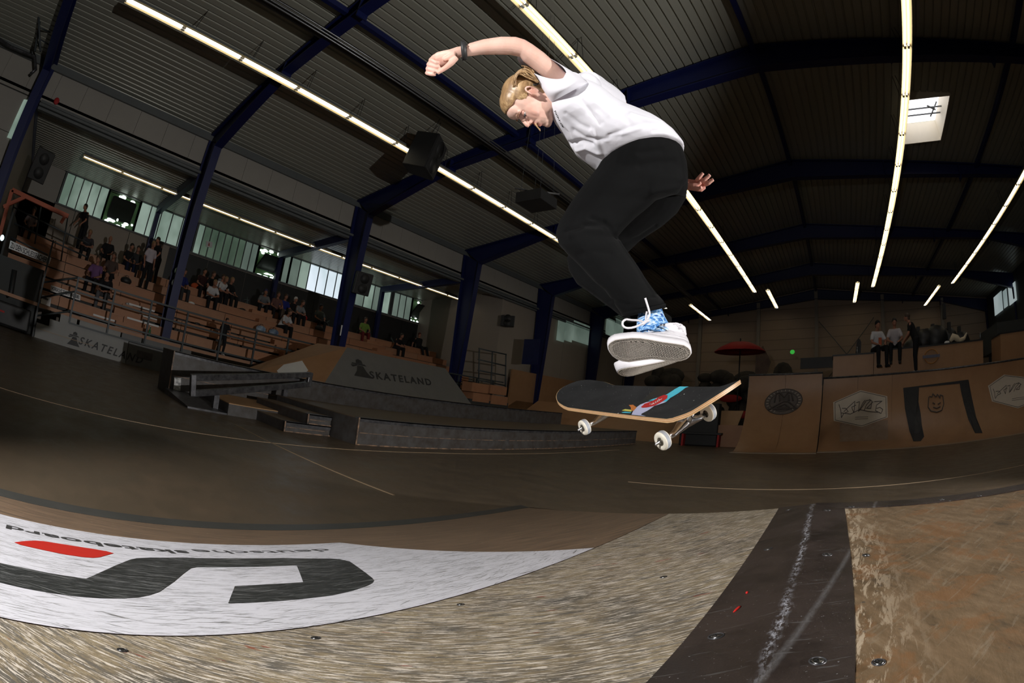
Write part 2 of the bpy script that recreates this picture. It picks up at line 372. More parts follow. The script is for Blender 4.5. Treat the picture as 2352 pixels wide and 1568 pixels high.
def open_win(ya,yb,numb,rot):
    wd=empty('window_%d'%numb,kind='structure'); ym=(ya+yb)/2; zm=(ZW0+ZW1)/2
    MB().box((XW-.5,ya,ZW0),(XW-.45,yb,ZW1)).build('foliage_outside',MLEAF,wd)
    for k in range(16):
        y=random.uniform(ya+.1,yb-.1); z=random.choice((random.uniform(ZW0+.05,ZW0+.32),random.uniform(ZW1-.30,ZW1-.06)))
        MB().ell((XW-.20,y,z),(.02,random.uniform(.05,.16),random.uniform(.03,.09))).build('sky_gap',MSPOT,wd)
    b=MB(); M4=Matrix.Translation((XW+.02,ym,zm))@Matrix.Rotation(rot,4,'Y')
    w2=(yb-ya)/2-.28; h2=(ZW1-ZW0)/2-.25
    b.box((-.02,-w2,-h2),(.02,w2,h2),0,M4); b.build('pivot_pane',MDK,wd)
    b=MB()
    for s in (-1,1): b.box((-.04,s*w2-.04,-h2),(.04,s*w2+.04,h2),0,M4); b.box((-.04,-w2,s*h2-.04),(.04,w2,s*h2+.04),0,M4)
    b.build('pivot_sash',M['black'],wd)
    for y in (ya,yb): MB().box((XW-.04,y-.05,ZW0-.03),(XW+.06,y+.05,ZW1+.03)).build('window_frame',M['frame'],wd)
ya=ywin(140,440); y1=ywin(252,440); y2=ywin(316,495); y3=ywin(430,520)
strip_run(5,ya,y1,[G1],0,2); open_win(y1,y2,3,.55); strip_run(5,y2,y3+.3,[G1],0,4)
y4=ywin(440,560); y5=ywin(588,600); y6=ywin(648,615); y7=ywin(660,640); y8=ywin(797,660)
strip_run(9,y4+.1,y5,[G1,G2,G2,G2,G2,G2,G2,G4,G4],0,5); open_win(y5,y6,6,.9); strip_run(1,y6,y7,[G4],0,7); strip_run(7,y7,y8+.4,[G4,G1,G3,G3,G3,G3,G3],0,8)
ya=ywin(815,680); yb=ywin(893,710); strip_run(4,ya,yb,[G4,G1],0,9); yc=ywin(944,710); yd=ywin(985,720); ye=ywin(1043,740)
strip_run(3,yb+.2,yc,[G4],0,10); open_win(yc,yd,11,.7); strip_run(3,yd,ye,[G4],0,12)
nw=13
# low window further down the nave (beyond the bleachers)
XF=-17.5
wd=empty('window_13',kind='structure')
for (a,bb,zz0,zz1) in ((1282,1297,0,0),(1300,1315,0,0),(1318,1365,0,0)):
    p=atx((a,740),XF); q=atx((bb,760),XF); z0=atx((a,782),XF).z; z1=atx((a,735),XF).z
    MB().box((XF-.02,p.y,z0),(XF+.02,q.y,z1)).build('window_pane',G4,wd)
for (a,bb) in ((1393,1412),(1414,1432)):
    p=atx((a,740),XF); q=atx((bb,750),XF); z0=atx((a,768),XF).z; z1=atx((a,728),XF).z
    MB().box((XF-.02,p.y,z0),(XF+.02,q.y,z1)).build('window_pane',G4,wd)
# nave wall under the fascia beyond the bleachers
for i in range(5):
    y=22.6+i*3.5; MB().box((XL-.1,y,0),(XL-.04,y+3.47,7.2)).build('wall_panel',M['wallp'],wl)
MB().box((XW,22.4,0),(XL,22.55,7.2)).build('aisle_cross_wall',M['wallp'],wl)
# window strip seen at the far left, between side wall and first column
wd=empty('window_14',kind='structure')
P=[atx((55,228),XL+.05),atx((80,232),XL+.05),atx((44,324),XL+.05),atx((16,315),XL+.05)]
MB().prism([P[0],P[1],P[2],P[3]],(-.03,0,0)).build('window_pane',G1,wd)
# end wall with siding boards
we=empty('wall_end',kind='structure'); YE=FY[-1]+.2
M['siding']=mat('end_wall_siding',(.42,.31,.22),.6,noise=(.5,.9,(.36,.26,.19)))
for k in range(14):
    z=k*.78
    MB().prism([(-18,YE,z),(16,YE,z),(16,YE,z+.76),(-18,YE,z+.76)],(0,.08,0)).build('siding_board',M['siding'],we)
MB().box((-25,YE+.1,0),(17,YE+.2,11)).build('daylight_block',M['siding'],we)  # added plane that blocks daylight between the siding boards
for x in (-11,-6,XM,4.6,10): MB().box((x-.14,YE-.3,0),(x+.14,YE,zroof(x)-.2)).build('wall_post',M['wallp'],we)
for (a,bb) in (((-.9,3),(3.8,8.2)),((3.8,3),(-.9,8.2))): MB().tube([(a[0],YE-.2,a[1]),(bb[0],YE-.2,bb[1])],.03,6).build('wall_brace',M['frame'],we)
wr=empty('wall_right',kind='structure')
for i in range(14):
    y=-14+i*4.0
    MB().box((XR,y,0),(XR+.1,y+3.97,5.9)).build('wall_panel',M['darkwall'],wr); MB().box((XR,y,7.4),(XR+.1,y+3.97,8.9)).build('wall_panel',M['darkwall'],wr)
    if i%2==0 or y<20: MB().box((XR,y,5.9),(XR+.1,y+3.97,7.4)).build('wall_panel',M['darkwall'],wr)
wd=empty('window_15',kind='structure'); 
XRW=14.3
Q=[(2282,680),(2300,668),(2303,666),(2311,660),(2315,657),(2331,643)]
R_=[(2290,722),(2303,711),(2306,708),(2315,702),(2318,700),(2334,690)]
for k in range(3):
    p0=atx(Q[2*k],XRW); p1=atx(Q[2*k+1],XRW); p2=atx(R_[2*k+1],XRW); p3=atx(R_[2*k],XRW)
    za=5.9+.1; zb=7.3
    MB().box((XRW-.02,min(p0.y,p1.y),min(p2.z,p3.z)),(XRW+.02,max(p0.y,p1.y),max(p0.z,p1.z)-.1)).build('window_pane',glaze('right_window_glass',(.35,.45,.45),(.55,.65,.66),.5),wd)
MB().box((14.4,18,0),(14.5,40,8.8)).build('wall_panel',M['darkwall'],wr)
MB().box((15.6,-14.2,0),(15.7,41,9.5)).build('daylight_block',M['darkwall'],wr)  # unseen sheet added to block daylight behind the right wall
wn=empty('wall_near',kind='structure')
MB().box((-26,-14.4,0),(17,-14.3,12)).build('daylight_block',M['darkwall'],wn)  # unseen sheet added to close the near end against daylight
for k in range(5): MB().box((-18+k*7,-14.1,0),(-11.1+k*7,-14,11)).build('wall_panel',M['wallp'],wn)
# ================================================================== LIGHT ROWS
def fixture_master(L, double, tag_):
    t=empty('fluorescent_light')
    b=MB()   # reflector: shallow trough, open downwards
    n=7; prof=[(-.15,-.02),(-.11,.05),(-.03,.085),(.03,.085),(.11,.05),(.15,-.02)]
    for (a,c) in zip(prof,prof[1:]):
        b.add([(a[0],0,a[1]),(c[0],0,c[1]),(c[0],L,c[1]),(a[0],L,a[1])],[(0,1,2,3)])
        b.add([(a[0],0,a[1]+.012),(c[0],0,c[1]+.012),(c[0],L,c[1]+.012),(a[0],L,a[1]+.012)],[(3,2,1,0)])
    b.build('reflector',M['reflector'],t)
    MB().box((-.05,0,.10),(.05,L,.17)).build('housing',M['frame'],t)
    for x in ((-.055,.055) if double else (0,)):
        MB().tube([(x,.05,.015),(x,.09,.015),(x,L-.09,.015),(x,L-.05,.015)],[.010,.026,.026,.010] if 0 else .026,8).build('tube',M['tube'],t)
        MB().box((x-.03,.0,-.015),(x+.03,.05,.06)).build('lamp_holder',M['white'],t); MB().box((x-.03,L-.05,-.015),(x+.03,L,.06)).build('lamp_holder',M['white'],t)
    return t
def hanger(parent,y0,h):
    MB().tube([(-.10,y0,.15),(-.12,y0+.1,h)],.008,5).build('hanger_wire',M['black'],parent); return MB().tube([(.10,y0,.15),(-.02,y0+.1,h)],.008,5).build('hanger_wire',M['black'],parent)
ROWS=[('left of the raised fist',-11.87,8.51,1.93,atx((555,136),-11.87).y,-2,34.3,1,('A')),
      ('behind the back of the skater',-5.27,9.24,2.1,atx((1317,144),-5.27).y,1.0,34.5,1,'B'),
      ('right of the skater, passing the rooflight',3.32,9.22,2.19,atx((2078,217),3.32).y,1.0,34.5,1,'C'),
      ('at the right edge',9.23,8.57,2.1,atx((2310,478),9.23).y,1.0,34.2,1,'D'),
      ('under the low aisle roof over the bleachers',-20.4,6.80,1.9,atx((462,469),-20.4).y,-1.2,23.6,0,'E')]
ordn=['nearest','second','third','fourth','fifth','sixth','seventh','eighth','ninth','tenth','eleventh','twelfth','thirteenth','fourteenth','fifteenth','sixteenth','seventeenth','eighteenth','nineteenth','twentieth']
def place_row(desc,x,z,L,ya,y0,y1,dbl,key,skip=lambda y:False):
    k0=math.ceil((y0-ya)/L); k1=math.floor((y1-ya)/L+.2); first=None; n=0
    for k in range(k0,k1):
        y=ya+k*L
        if skip(y): continue
        o=first_o[key] if key in first_o and not used.get(key) else None
        if o is None:
            if key not in first_o: first_o[key]=fixture_master(L-.015,dbl,key); o=first_o[key]
            else: o=dup(first_o[key])
        used[key]=True
        o.location=(x,y,z); n+=1
        tag(o,ordn[min(n-1,19)]+' fluorescent light of the row '+desc,'light','fluorescent lights in the row '+desc)
first_o={}; used={}
for r in ROWS: 
    place_row(*r)
used2=dict(used)
for (desc,x,ya,n,key) in (('of the last bay, near the far windows',-9.9,33.4,3,'A'),('of the last bay, left of the ridge',-4.3,33.2,3,'A'),('of the last bay, right of the ridge',2.1,33.2,3,'A'),('of the last bay, far right',8.2,33.4,3,'A')):
    z=9.55-.11*abs(x-XM)
    for k in range(n):
        o=dup(first_o[key]); o.location=(x,ya+k*1.95,z); tag(o,'%s of three fluorescent lights %s'%(ordn[k],desc),'light','fluorescent lights '+desc)
# one dead tube in the nearest lit fixture row (seen top left)
for o in list(bpy.data.objects):
    if o.name.startswith('fluorescent_light') and abs(o.location.x+11.87)<.01:
        yv=o.location.y
        if abs(yv-(atx((356,33),-11.87).y))<.3 :
            for c in o.children:
                if c.name.startswith('tube'):
                    c.data=c.data.copy(); c.data.materials[0]=M['tubeoff']; c.name='dead_tube'
            o['label']='fluorescent light with dead tubes in the row left of the raised fist'
# wires carrying the rows
for (desc,x,z,L,ya,y0,y1,dbl,key) in ROWS:
    n=0
    o=[q for q in bpy.data.objects if q.name.startswith('fluorescent_light') and abs(q.location.x-x)<.01]
    for q in o:
        hanger(q,.3,(7.0 if key=='E' else zroof(x))-z)

# ================================================================== LOUDSPEAKERS ETC
def speaker(c,s,yaw,label,tilt=.3,hang=None):
    t=empty('loudspeaker',c,label,'loudspeaker'); t.rotation_euler=(0,tilt,yaw)
    b=MB(); w,h,d=s
    b.prism([(-d,-w*.7,-h),(d,-w,-h),(d,w,-h),(-d,w*.7,-h)],(0,0,2*h)); o=b.build('cabinet',M['black'],t); bev(o,.03)
    MB().box((d,-w*.9,-h*.94),(d+.02,w*.9,h*.94)).build('grille',mat('speaker_grille',(.02,.02,.02),.8,noise=(60,.5,(.04,.04,.04))),t)
    for z in (-.45,.45): MB().tube([(d+.015,0,z*h),(d+.03,0,z*h)],w*.55,16).build('driver',mat('speaker_cone',(.03,.03,.03),.6,noise=(20,.5,(.015,.015,.015))),t)
    if hang:
        b=MB()
        for y in (-.15,.15): b.tube([(0,y,h),(0,y*.3,h+hang)],.012,5)
        b.build('chain',M['black'],t)
    return t
p=atx((975,355),-11.2)
speaker(p,(.50,.62,.42),.5,'big black loudspeaker hanging between the two halves of the left light row',.25,1.3)
p=atx((92,378),-16.7); speaker(p,(.34,.50,.3),.3,'black loudspeaker on the column at the left edge above the orange frame',.3)
p=atx((828,650),-16.5); speaker(p,(.36,.45,.3),-.2,'black loudspeaker on the second column along the bleachers',.2)
p=aty((1168,738),22.2); speaker(p,(.40,.30,.2),-1.2,'small black loudspeaker high on the cross wall at the end of the bleachers',0)
# projector-like black rig behind the raised arm
p=atx((1232,462),-5.5); t=empty('hanging_rig',p,'dark hanging lamp rig left of the knee of the skater','rig')
b=MB(); b.box((-.3,-.3,-.1),(.3,.3,.12)); b.build('platform',M['black'],t)
for a,b2 in (((-.4,-.4),(0,0)),((.4,.4),(0,0)),((-.4,.4),(0,0)),((.4,-.4),(0,0))): MB().tube([(a[0]*.6,a[1]*.6,.1),(a[0]*.2,a[1]*.2,zroof(-5.5)-p.z)],.003,5).build('strut',M['darksteel'],t)
MB().tube([(-.35,-.3,.22),(.35,.3,.22)],.02,6).build('crossbar',M['steel'],t)
# lattice mast at the top left
t=empty('lattice_truss',(0,0,0),'dark lattice truss beside the first blue frame at the top left','truss')
a0=atx((112,-40),-16.0); a1=atx((80,118),-16.0); b0=atx((88,-40),-15.6); b1=atx((93,118),-15.6)
for p,q in ((a0,a1),(b0,b1)): MB().tube([p,q],.045,6).build('chord',M['darksteel'],t)
for k in range(6):
    u=k/6; v=(k+1)/6
    MB().tube([a0.lerp(a1,u),b0.lerp(b1,v)],.025,5).build('lacing',M['darksteel'],t)
    MB().tube([b0.lerp(b1,u),a0.lerp(a1,u)+Vector((0,.5,0))],.025,5).build('lacing',M['darksteel'],t)
b=MB(); pts=[atx((-10,84),-16.9),atx((25,108),-16.9),atx((50,118),-16.9),atx((80,130),-16.9),atx((82,160),-16.9),atx((70,170),-16.9)]
tag(b.tube(pts,.06,8).build('drain_pipe',M['galv']),'grey bent pipe under the eaves at the top left edge','pipe')

# ================================================================== BLEACHERS
BX=[-17.3-.95*k for k in range(7)]; BZ=[1.0+.43*(k+1) for k in range(6)]
bl=empty('bleachers',(0,0,0),'stepped plywood bleachers with spectators behind the grey railing','bleachers')
YB0,YB1=-1.9,22.2
for k in range(6):
    x0,x1=BX[k],BX[k+1]; z=BZ[k]
    y=YB0; j=0
    while y<YB1-.1:
        ye=min(y+2.41,YB1)
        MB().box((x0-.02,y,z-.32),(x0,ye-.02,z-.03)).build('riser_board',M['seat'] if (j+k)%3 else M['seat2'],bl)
        MB().box((x0-.36,y,z-.43),(x0-.34,ye-.02,z-.03)).build('recess_shade_board',M['darkwall'],bl)  # dark board stands in for the shade under the overhanging tread
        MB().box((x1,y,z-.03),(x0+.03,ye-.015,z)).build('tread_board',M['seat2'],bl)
        y=ye; j+=1
for y in (2.6,9.6,16.5):     # stair blocks halving the rise
    for k in range(6): MB().box((BX[k],y,BZ[k]-.43),(BX[k]+.42,y+1.1,BZ[k]-.21)).build('stair_block',M['seat'],bl)
MB().box((-17.28,YB0,.9),(-16.35,YB1,1.0)).build('walkway',M['seat2'],bl)
MB().box((-23.9,YB0-.1,.0),(-17.32,YB0-.02,3.4)).build('end_panel',M['darkwall'],bl)
# white edge strips on the lower steps
for (a,c) in (((650,0),(0,0)),): pass
for (pa,pb,x) in (((214,722),(285,745),-17.25),((292,729),(364,752),-17.25),((320,722),(360,735),-17.9),((296,697),(355,715),-18.3)):
    p=atx(pa,x); q=atx(pb,x); o=MB().box((x,p.y,p.z-.03),(x+.02,q.y,p.z+.03)).build('edge_strip',M['white'],bl)
# ---- front wall with stepped white stair side and lettering
fw=empty('bleacher_front_wall',(0,0,0),'low grey front wall of the bleachers lettered SKATELAND','wall')
X0=-16.3
prof=[(-.15,0),(-.15,.42),(.28,.42),(.28,.66),(.62,.66),(.62,.88),(1.25,.88),(1.25,.62),(4.9,.62),(4.9,0)]
def yz(prof,x,th): return [(x,y,z) for y,z in prof]
MB().prism([(X0,-.15,0),(X0,3.05,0),(X0,3.05,.70),(X0,1.2,.70),(X0,1.2,.90),(X0,.62,.90),(X0,.62,.66),(X0,.28,.66),(X0,.28,.44),(X0,-.15,.44)],(-.05,0,0)).build('white_panel',mat('pale_grey_board',(.30,.30,.29),.6,noise=(2,.8,(.24,.24,.23))),fw)
MB().box((X0-.05,3.07,0),(X0,7.6,.68)).build('dark_panel',M['greyply'],fw)
MB().box((X0-.05,7.62,0),(X0,21,.68)).build('dark_panel',M['greyply'],fw)
MB().box((X0+.002,3.4,.28),(X0+.012,3.95,.50)).build('patch_panel',M['ledge'],fw)
MB().beam((X0+.02,0,.28),(X0+.02,1.9,.26),.02,.015).build('wood_lip',M['joint'],fw)
for (a,c,mt) in ((1.3,2.75,'pale'),(2.8,3.5,'dk'),(3.55,5.3,'dk2')):
    MB().box((X0-.12,a,.72),(X0-.08,c,1.02)).build('infill_panel',M['greyply'] if mt!='pale' else bpy.data.materials['pale_grey_board'],fw)
def text_mesh(body, size, ext=.004, bold=0.0, shear=0, spacing=1.0):
    c=bpy.data.curves.new('txt','FONT'); c.body=body; c.size=size; c.extrude=ext; c.offset=bold; c.shear=shear; c.space_character=spacing; c.resolution_u=3
    o=bpy.data.objects.new('txt',c); COL.objects.link(o); bpy.context.view_layer.update()
    me=bpy.data.meshes.new_from_object(o.evaluated_get(bpy.context.evaluated_depsgraph_get())); bpy.data.objects.remove(o); bpy.data.curves.remove(c); return me
def text_obj(body, name, parent, origin, xdir, updir, size, mtl, width=None, **kw):
    me=text_mesh(body,size,**kw); me.materials.clear(); me.materials.append(mtl)
    X=Vector(xdir).normalized(); U=Vector(updir).normalized(); N=X.cross(U)
    if width:
        xs=[v.co.x for v in me.vertices]; s=width/(max(xs)-min(xs)); 
        for v in me.vertices: v.co.x*=s
    O_=Vector(origin)
    for v in me.vertices: v.co=O_+X*v.co.x+U*v.co.y+N*v.co.z
    me.update(); return obj(name,me,parent)
ys0,ys1=atx((178,795),X0).y,atx((326,832),X0).y
text_obj('SKATELAND','lettering',fw,(X0+.006,ys0,.20),(0,1,-.04),(0,.12,1),.33,M['print'],width=ys1-ys0,bold=.006,shear=.2,spacing=1.35)
def keeper(parent,o,s,X,U,m):     # little figure-like emblem before the lettering: cone coat and flat hat
    X=Vector(X); U=Vector(U); o=Vector(o); N=X.cross(U)*.006
    b=MB(); P=lambda a,c:o+X*a*s+U*c*s
    b.prism([P(-.5,0),P(.55,0),P(.3,.32),P(.2,.62),P(-.12,.62),P(-.25,.3)],N); b.prism([P(-.45,.66),P(.4,.66),P(.32,.74),P(-.38,.74)],N); b.prism([P(-.15,.76),P(.22,.76),P(.2,.93),P(.03,1.0),P(-.12,.93)],N)
    b.prism([P(-.42,.50),P(-.15,.6),P(-.15,.66),P(-.5,.6)],N)
    return b.build('emblem',m,parent)
keeper(fw,(X0+.004,1.2,.10),.42,(0,1,0),(0,0,1),M['print'])
# ---- railing
rl=empty('railing',(0,0,0),'dark steel railing along the front of the bleachers','railing')
XR0=X0+.02
posts=[]
for k in range(17):
    y=.95+1.32*k; 
    if y>21.5: break
    MB().box((XR0-.03,y-.03,.72),(XR0+.03,y+.03,2.12)).build('post',M['darksteel'],rl)
for z in (2.1,1.68,1.08,.72): MB().box((XR0-.025,.95,z-.025),(XR0+.025,21.6,z+.03)).build('rail',M['darksteel'],rl)
# sloping stair rails at the left
for (z0,z1) in ((.62,1.08),(1.16,1.68),(1.62,2.1)): MB().tube([(XR0,-.2,z0),(XR0,.95,z1)],.03,6).build('rail',M['darksteel'],rl)
MB().box((XR0-.03,-.23,0),(XR0+.03,-.17,2.9)).build('post',M['darksteel'],rl)
ul=empty('railing',(0,0,0),'dark railing of the upper stand at the left end below the orange frame','railing')
for (pa,pb) in (((30,475),(205,560)),((22,507),(200,590)),((15,540),(110,585))):
    p=atx(pa,-18.6); q=atx(pb,-18.6); MB().tube([p,q],.03,6).build('rail',M['darksteel'],ul)
for (pa,pb) in (((32,470),(15,545)),((95,470),(80,560)),((157,492),(140,600))):
    p=atx(pa,-18.6); q=atx(pb,-18.6); MB().tube([p,q],.03,6).build('post',M['darksteel'],ul)
r2=empty('railing',(0,0,0),'dark railing with cross bars at the far end of the bleachers','railing')
for k,(pa,pb) in enumerate((((1100,800),(1163,814)),((1098,825),(1162,840)),((1098,850),(1160,862)),((1097,872),(1160,885)))):
    p=atx(pa,-15.8); q=atx(pb,-15.8); MB().tube([p,q],.035,6).build('rail',M['darksteel'],r2)
for (pa,pb) in (((1131,806),(1126,925)),((1162,812),(1160,925)),((1101,800),(1099,900))):
    p=atx(pa,-15.8); q=atx(pb,-15.8); MB().tube([p,q],.035,6).build('post',M['darksteel'],r2)
cr=empty('wooden_stand',(0,0,0),'small stand of plywood boxes beside the fourth column','stand')
for (px,py,w_,h_) in ((1092,890,1.2,.42),(1134,895,1.3,.42),(1094,912,1.2,.4),(1136,918,1.3,.42)):
    p=atx((px,py),-15.3); MB().box((-15.6,p.y-w_/2,p.z-h_/2),(-15.0,p.y+w_/2,p.z+h_/2)).build('ply_box',M['seat'],cr)
MB().box((-15.6,atx((1070,900),-15.3).y,0),(-15.02,atx((1160,900),-15.3).y,atx((1115,905),-15.3).z-.3)).build('base',M['darkwall'],cr)
# orange tube frame
of=empty('orange_frame',(0,0,0),'orange steel frame with a diagonal brace at the left edge','frame')
xo=-18.0
for (pa,pb,w_) in (((-5,560),(28,437),.14),((28,436),(157,497),.14),((8,475),(58,452),.12),((152,492),(140,512),.12)):
    p=atx(pa,xo); q=atx(pb,xo); MB().beam(p,q,w_,w_,up=(1,0,0)).build('bar',M['orange'],of)
# signs
def sign(name,corners_px,x,label,texts,mtl=None,cat='sign'):
    p=[atx(c,x) for c in corners_px]
    t=empty(name,p[0],label,cat)
    q=[v-p[0] for v in p]; MB().prism(q,(-.02,0,0)).build('board',mtl or M['white'],t)
    X=(q[1]-q[0]); U=(q[0]-q[3]) 
    for (s,u,v,h,wd,m) in texts:
        o=q[3]+X*u+U*v; text_obj(s,'lettering',t,(o.x+.012,o.y,o.z),X,U,U.length*h,m,width=X.length*wd,bold=.004)
    return t
sign('exit_sign',[(24,552),(118,592),(113,606),(20,570)],-16.6,'white sign reading ZU DEN SCHLIESSFÄCHERN over the dark doorway at the left',[('ZU DEN SCHLIESSFÄCHERN',.03,.18,.95,.94,M['print'])])
sign('warning_sign',[(117,654),(185,677),(184,690),(116,668)],-17.24,'white sign reading VORSICHT TASCHENDIEBE on the bleacher front',[('VORSICHT TASCHENDIEBE!',.03,.28,.8,.94,M['print'])])
t=sign('notice',[(97,677),(118,684),(115,704),(93,696)],-17.24,'small white notice with a red line under the pickpocket sign',[('INFO',.2,.6,.3,.5,M['print'])])
MB().beam((.015,.08,-.33),(.015,.52,-.36),.01,.05).build('red_line',M['red'],t)
sign('notice',[(474,553),(488,556),(487,569),(473,566)],XW+.15,'small white notice on the greenish window band above the crowd',[('i',.3,.2,.9,.2,M['red'])])
# door zone at far left
dr=empty('door_1',kind='structure')
p=[atx((-10,545),-16.9),atx((110,600),-16.9),atx((85,745),-16.9),atx((-10,720),-16.9)]
MB().box((-17.0,-2.6,0),(-16.9,-.25,2.0)).build('door_leaf',M['darkwall'],dr)
MB().box((-16.95,-3.4,0),(-16.85,-2.62,2.3)).build('door_frame',M['frame'],dr)
b=MB(); b.tube([(-16.8,-1.3,1.7),(-16.8,-1.25,1.0),(-16.75,-1.4,.9)],.1,8); tag(b.build('hanging_coat',M['black']),'black coat hanging beside the dark doorway at the left','coat')
MB().box((-16.8,-2.2,.05),(-16.2,-.4,.7)).build('crate_heap',M['black']); o=bpy.data.objects['crate_heap']; tag(o,'black box on the floor in front of the dark doorway','box'); bev(o,.05)
o=MB().beam((-16.15,-2.1,.45),(-16.15,-1.3,.42),.04,.05).build('red_strap',M['red'],bpy.data.objects['crate_heap'])
b=MB(); b.ell(atx((5,546),-16.4),(.06,.07,.09)); tag(b.build('reflector_lamp',mat('cold_lamp',(.7,.9,.9),.3,emit=((.6,.95,1),2.5),noise=(9,.5,(.8,.9,.9)))),'small cold bright lamp at the left edge above the sign','lamp')
b=MB(); b.ell((0,0,0),(.05,.11,.13)); o=b.build('alarm_bell',M['red']); o.location=atx((130,232),XL+.1); tag(o,'small red bell on the fascia beside the first blue frame','bell')
# stickers on column
st=empty('column_stickers',atx((407,640),-16.93),'white and green round stickers on the second blue column','sticker')
for k,(dy,dz,r_) in enumerate(((0,.25,.16),(0,.08,.13),(0,-.16,.17))):
    b=MB(); b.tube([(0,dy,dz),(.012,dy,dz)],r_,16); b.build('sticker',mat('sticker_green',(.25,.40,.22),.5,noise=(14,.4,(.5,.6,.5))) if k<2 else mat('sticker_grey',(.45,.48,.46),.5,noise=(14,.4,(.2,.22,.2))),st)
o=MB().box((0,0,0),(.02,.30,.42)).build('notice',M['white']); o.location=atx((780,770),-16.8); tag(o,'white paper on the third blue column','paper')
# dark blue panel and door-like things right of column four
o=MB().box((0,0,0),(.05,1.0,1.35)).build('blue_board',mat('navy_board',(.004,.006,.05),.5,noise=(3,.5,(.006,.01,.07)))); p=aty((1199,836),22.3); o.rotation_euler=(0,0,-PI/2); o.location=p; tag(o,'dark navy board on the cross wall right of column four','board')
# sitting brown wall under far window
o=MB().box((-17.2,23.4,0),(-17.1,36,3.0)).build('ply_wall',M['ramp']); tag(o,'brown plywood wall below the far left windows','wall')
# ================================================================== SKATE OBSTACLES (left middle)
M['wornedge']=mat('worn_wood_edge',(.34,.21,.13),.6,noise=(7,.25,(.05,.045,.04)))
def ledge(name,x0,x1,y0,y1,z,label,edge=.09,zb=0):
    t=empty(name,((x0+x1)/2,(y0+y1)/2,0),label,'ledge'); ox,oy=t.location.x,t.location.y
    MB().box((x0-ox+.004,y0-oy+.004,zb),(x1-ox-.004,y1-oy-.004,z-.018)).build('side_panels',M['ledge'],t)
    MB().box((x0-ox+edge*.0,y0-oy,z-.018),(x1-ox-edge,y1-oy,z)).build('top_panel',M['ledgetop'],t)
    b=MB(); b.box((x1-ox-edge,y0-oy,z-.018),(x1-ox+.006,y1-oy,z+.003)); b.box((x1-ox-.001,y0-oy,z-edge*.7),(x1-ox+.006,y1-oy,z)); b.build('steel_edge',M['galv'],t)
    MB().box((x1-ox-.002,y0-oy-.002,zb),(x1-ox+.010,y0-oy+.022,z)).build('worn_wood_edge',M['wornedge'],t); MB().box((x1-ox-.002,y0-oy+.03,zb),(x1-ox+.010,y1-oy,zb+.016)).build('worn_wood_edge',M['wornedge'],t)
    MB().beam((x1-ox+.001,y0-oy+.05,zb+(z-zb)*.45),(x1-ox+.001,y1-oy-.05,zb+(z-zb)*.44),.010,.006,up=(1,0,0)).build('board_joint',M['wornedge'],t)
    return t
ledge('manual_ledge',-9.3,-6.48,5.0,16.4,.45,'long low dark ledge with a steel edge, nearest of the ledges')
ledge('high_ledge',-10.75,-9.85,2.82,17.0,.86,'long high grey ledge behind the flat rail, its end facing left')
t=empty('ledge_front_panel',(-9.98,3.2,.4),'white worn sticker on the left end of the high ledge','sticker')
P4=[atx((400,868),-9.83),atx((416,868),-9.83),atx((414,900),-9.83),atx((397,899),-9.83)]
MB().prism([v-Vector(t.location) for v in P4],(.008,0,0)).build('sheet',mat('white_worn_sticker',(.75,.75,.74),.5,noise=(18,.3,(.12,.12,.12))),t)
s1=ledge('step_block',-9.2,-7.2,4.08,4.98,.17,'lowest step block at the corner of the low ledge')
s2=ledge('step_block',-9.2,-7.2,4.5,4.98,.34,'upper step block leaning on the corner of the low ledge',zb=.172)
# wooden kicker lying before the high ledge
t=empty('kicker_ramp',(-9.0,4.6,0),'flat brown plywood kicker with grey front before the high ledge','ramp')
A=[atz((385,908),.004),atz((425,938),.004),atz((580,964),.004),atz((640,975),.004)]
x0,x1,y0,y1=-9.83,-8.25,2.75,4.9
def L(v): return Vector(v)-Vector(t.location)
MB().prism([L((x0,y0,0)),L((x1,y0,0)),L((x1,y0,.03)),L((x0,y0,.12))],(0,.75,0)).build('steel_plate',M['galv'],t)
MB().prism([L((x0,y0+.76,0)),L((x1,y0+.76,0)),L((x1,y0+.76,.20)),L((x0,y0+.76,.22))],(0,2.9,0)).build('ply_box',M['ledge'],t)
MB().prism([L((x0,y0+.76,.22)),L((x1,y0+.76,.20)),L((x1,y0+.76,.215)),L((x0,y0+.76,.235))],(0,2.9,0)).build('ply_top',mat('warm_ply_top',(.36,.20,.09),.5,noise=(1.5,.7,(.42,.25,.12))),t)
# flat rail: rectangular steel loop on legs
t=empty('flat_rail',(-8.6,3.4,0),'dark steel double-bar slide rail standing before the high ledge','rail')
def atxy(px,az_line,a,b):  # ray meets vertical plane through a-b
    n=Vector((b[1]-a[1],-(b[0]-a[0]),0)); return atpl(px,tuple(n),n.x*a[0]+n.y*a[1])
RA,RB=(-8.35,2.72),(-9.35,5.6)
c1=atxy((443,866),0,RA,RB); c2=atxy((712,860),0,RA,RB); c3=atxy((708,882),0,RA,RB); c4=atxy((443,903),0,RA,RB)
for p,q in ((c1,c2),(c4,c3)): bev(MB().beam(L(p),L(q),.10,.11).build('bar',M['galv'],t),.01)
for p,q in ((c1,c4),(c2,c3)): bev(MB().beam(L(p)+Vector((0,0,.05)),L(q)-Vector((0,0,.05)),.11,.10,up=(0,1,0)).build('bar',M['galv'],t),.01)
for px,py in ((497,906),(655,893)):
    p=atxy((px,py),0,RA,RB); MB().box(L((p.x-.05,p.y-.05,0)),L((p.x+.05,p.y+.05,p.z))).build('leg',M['galv'],t)
    MB().box(L((p.x-.14,p.y-.14,0)),L((p.x+.14,p.y+.14,.012))).build('foot_plate',M['galv'],t)
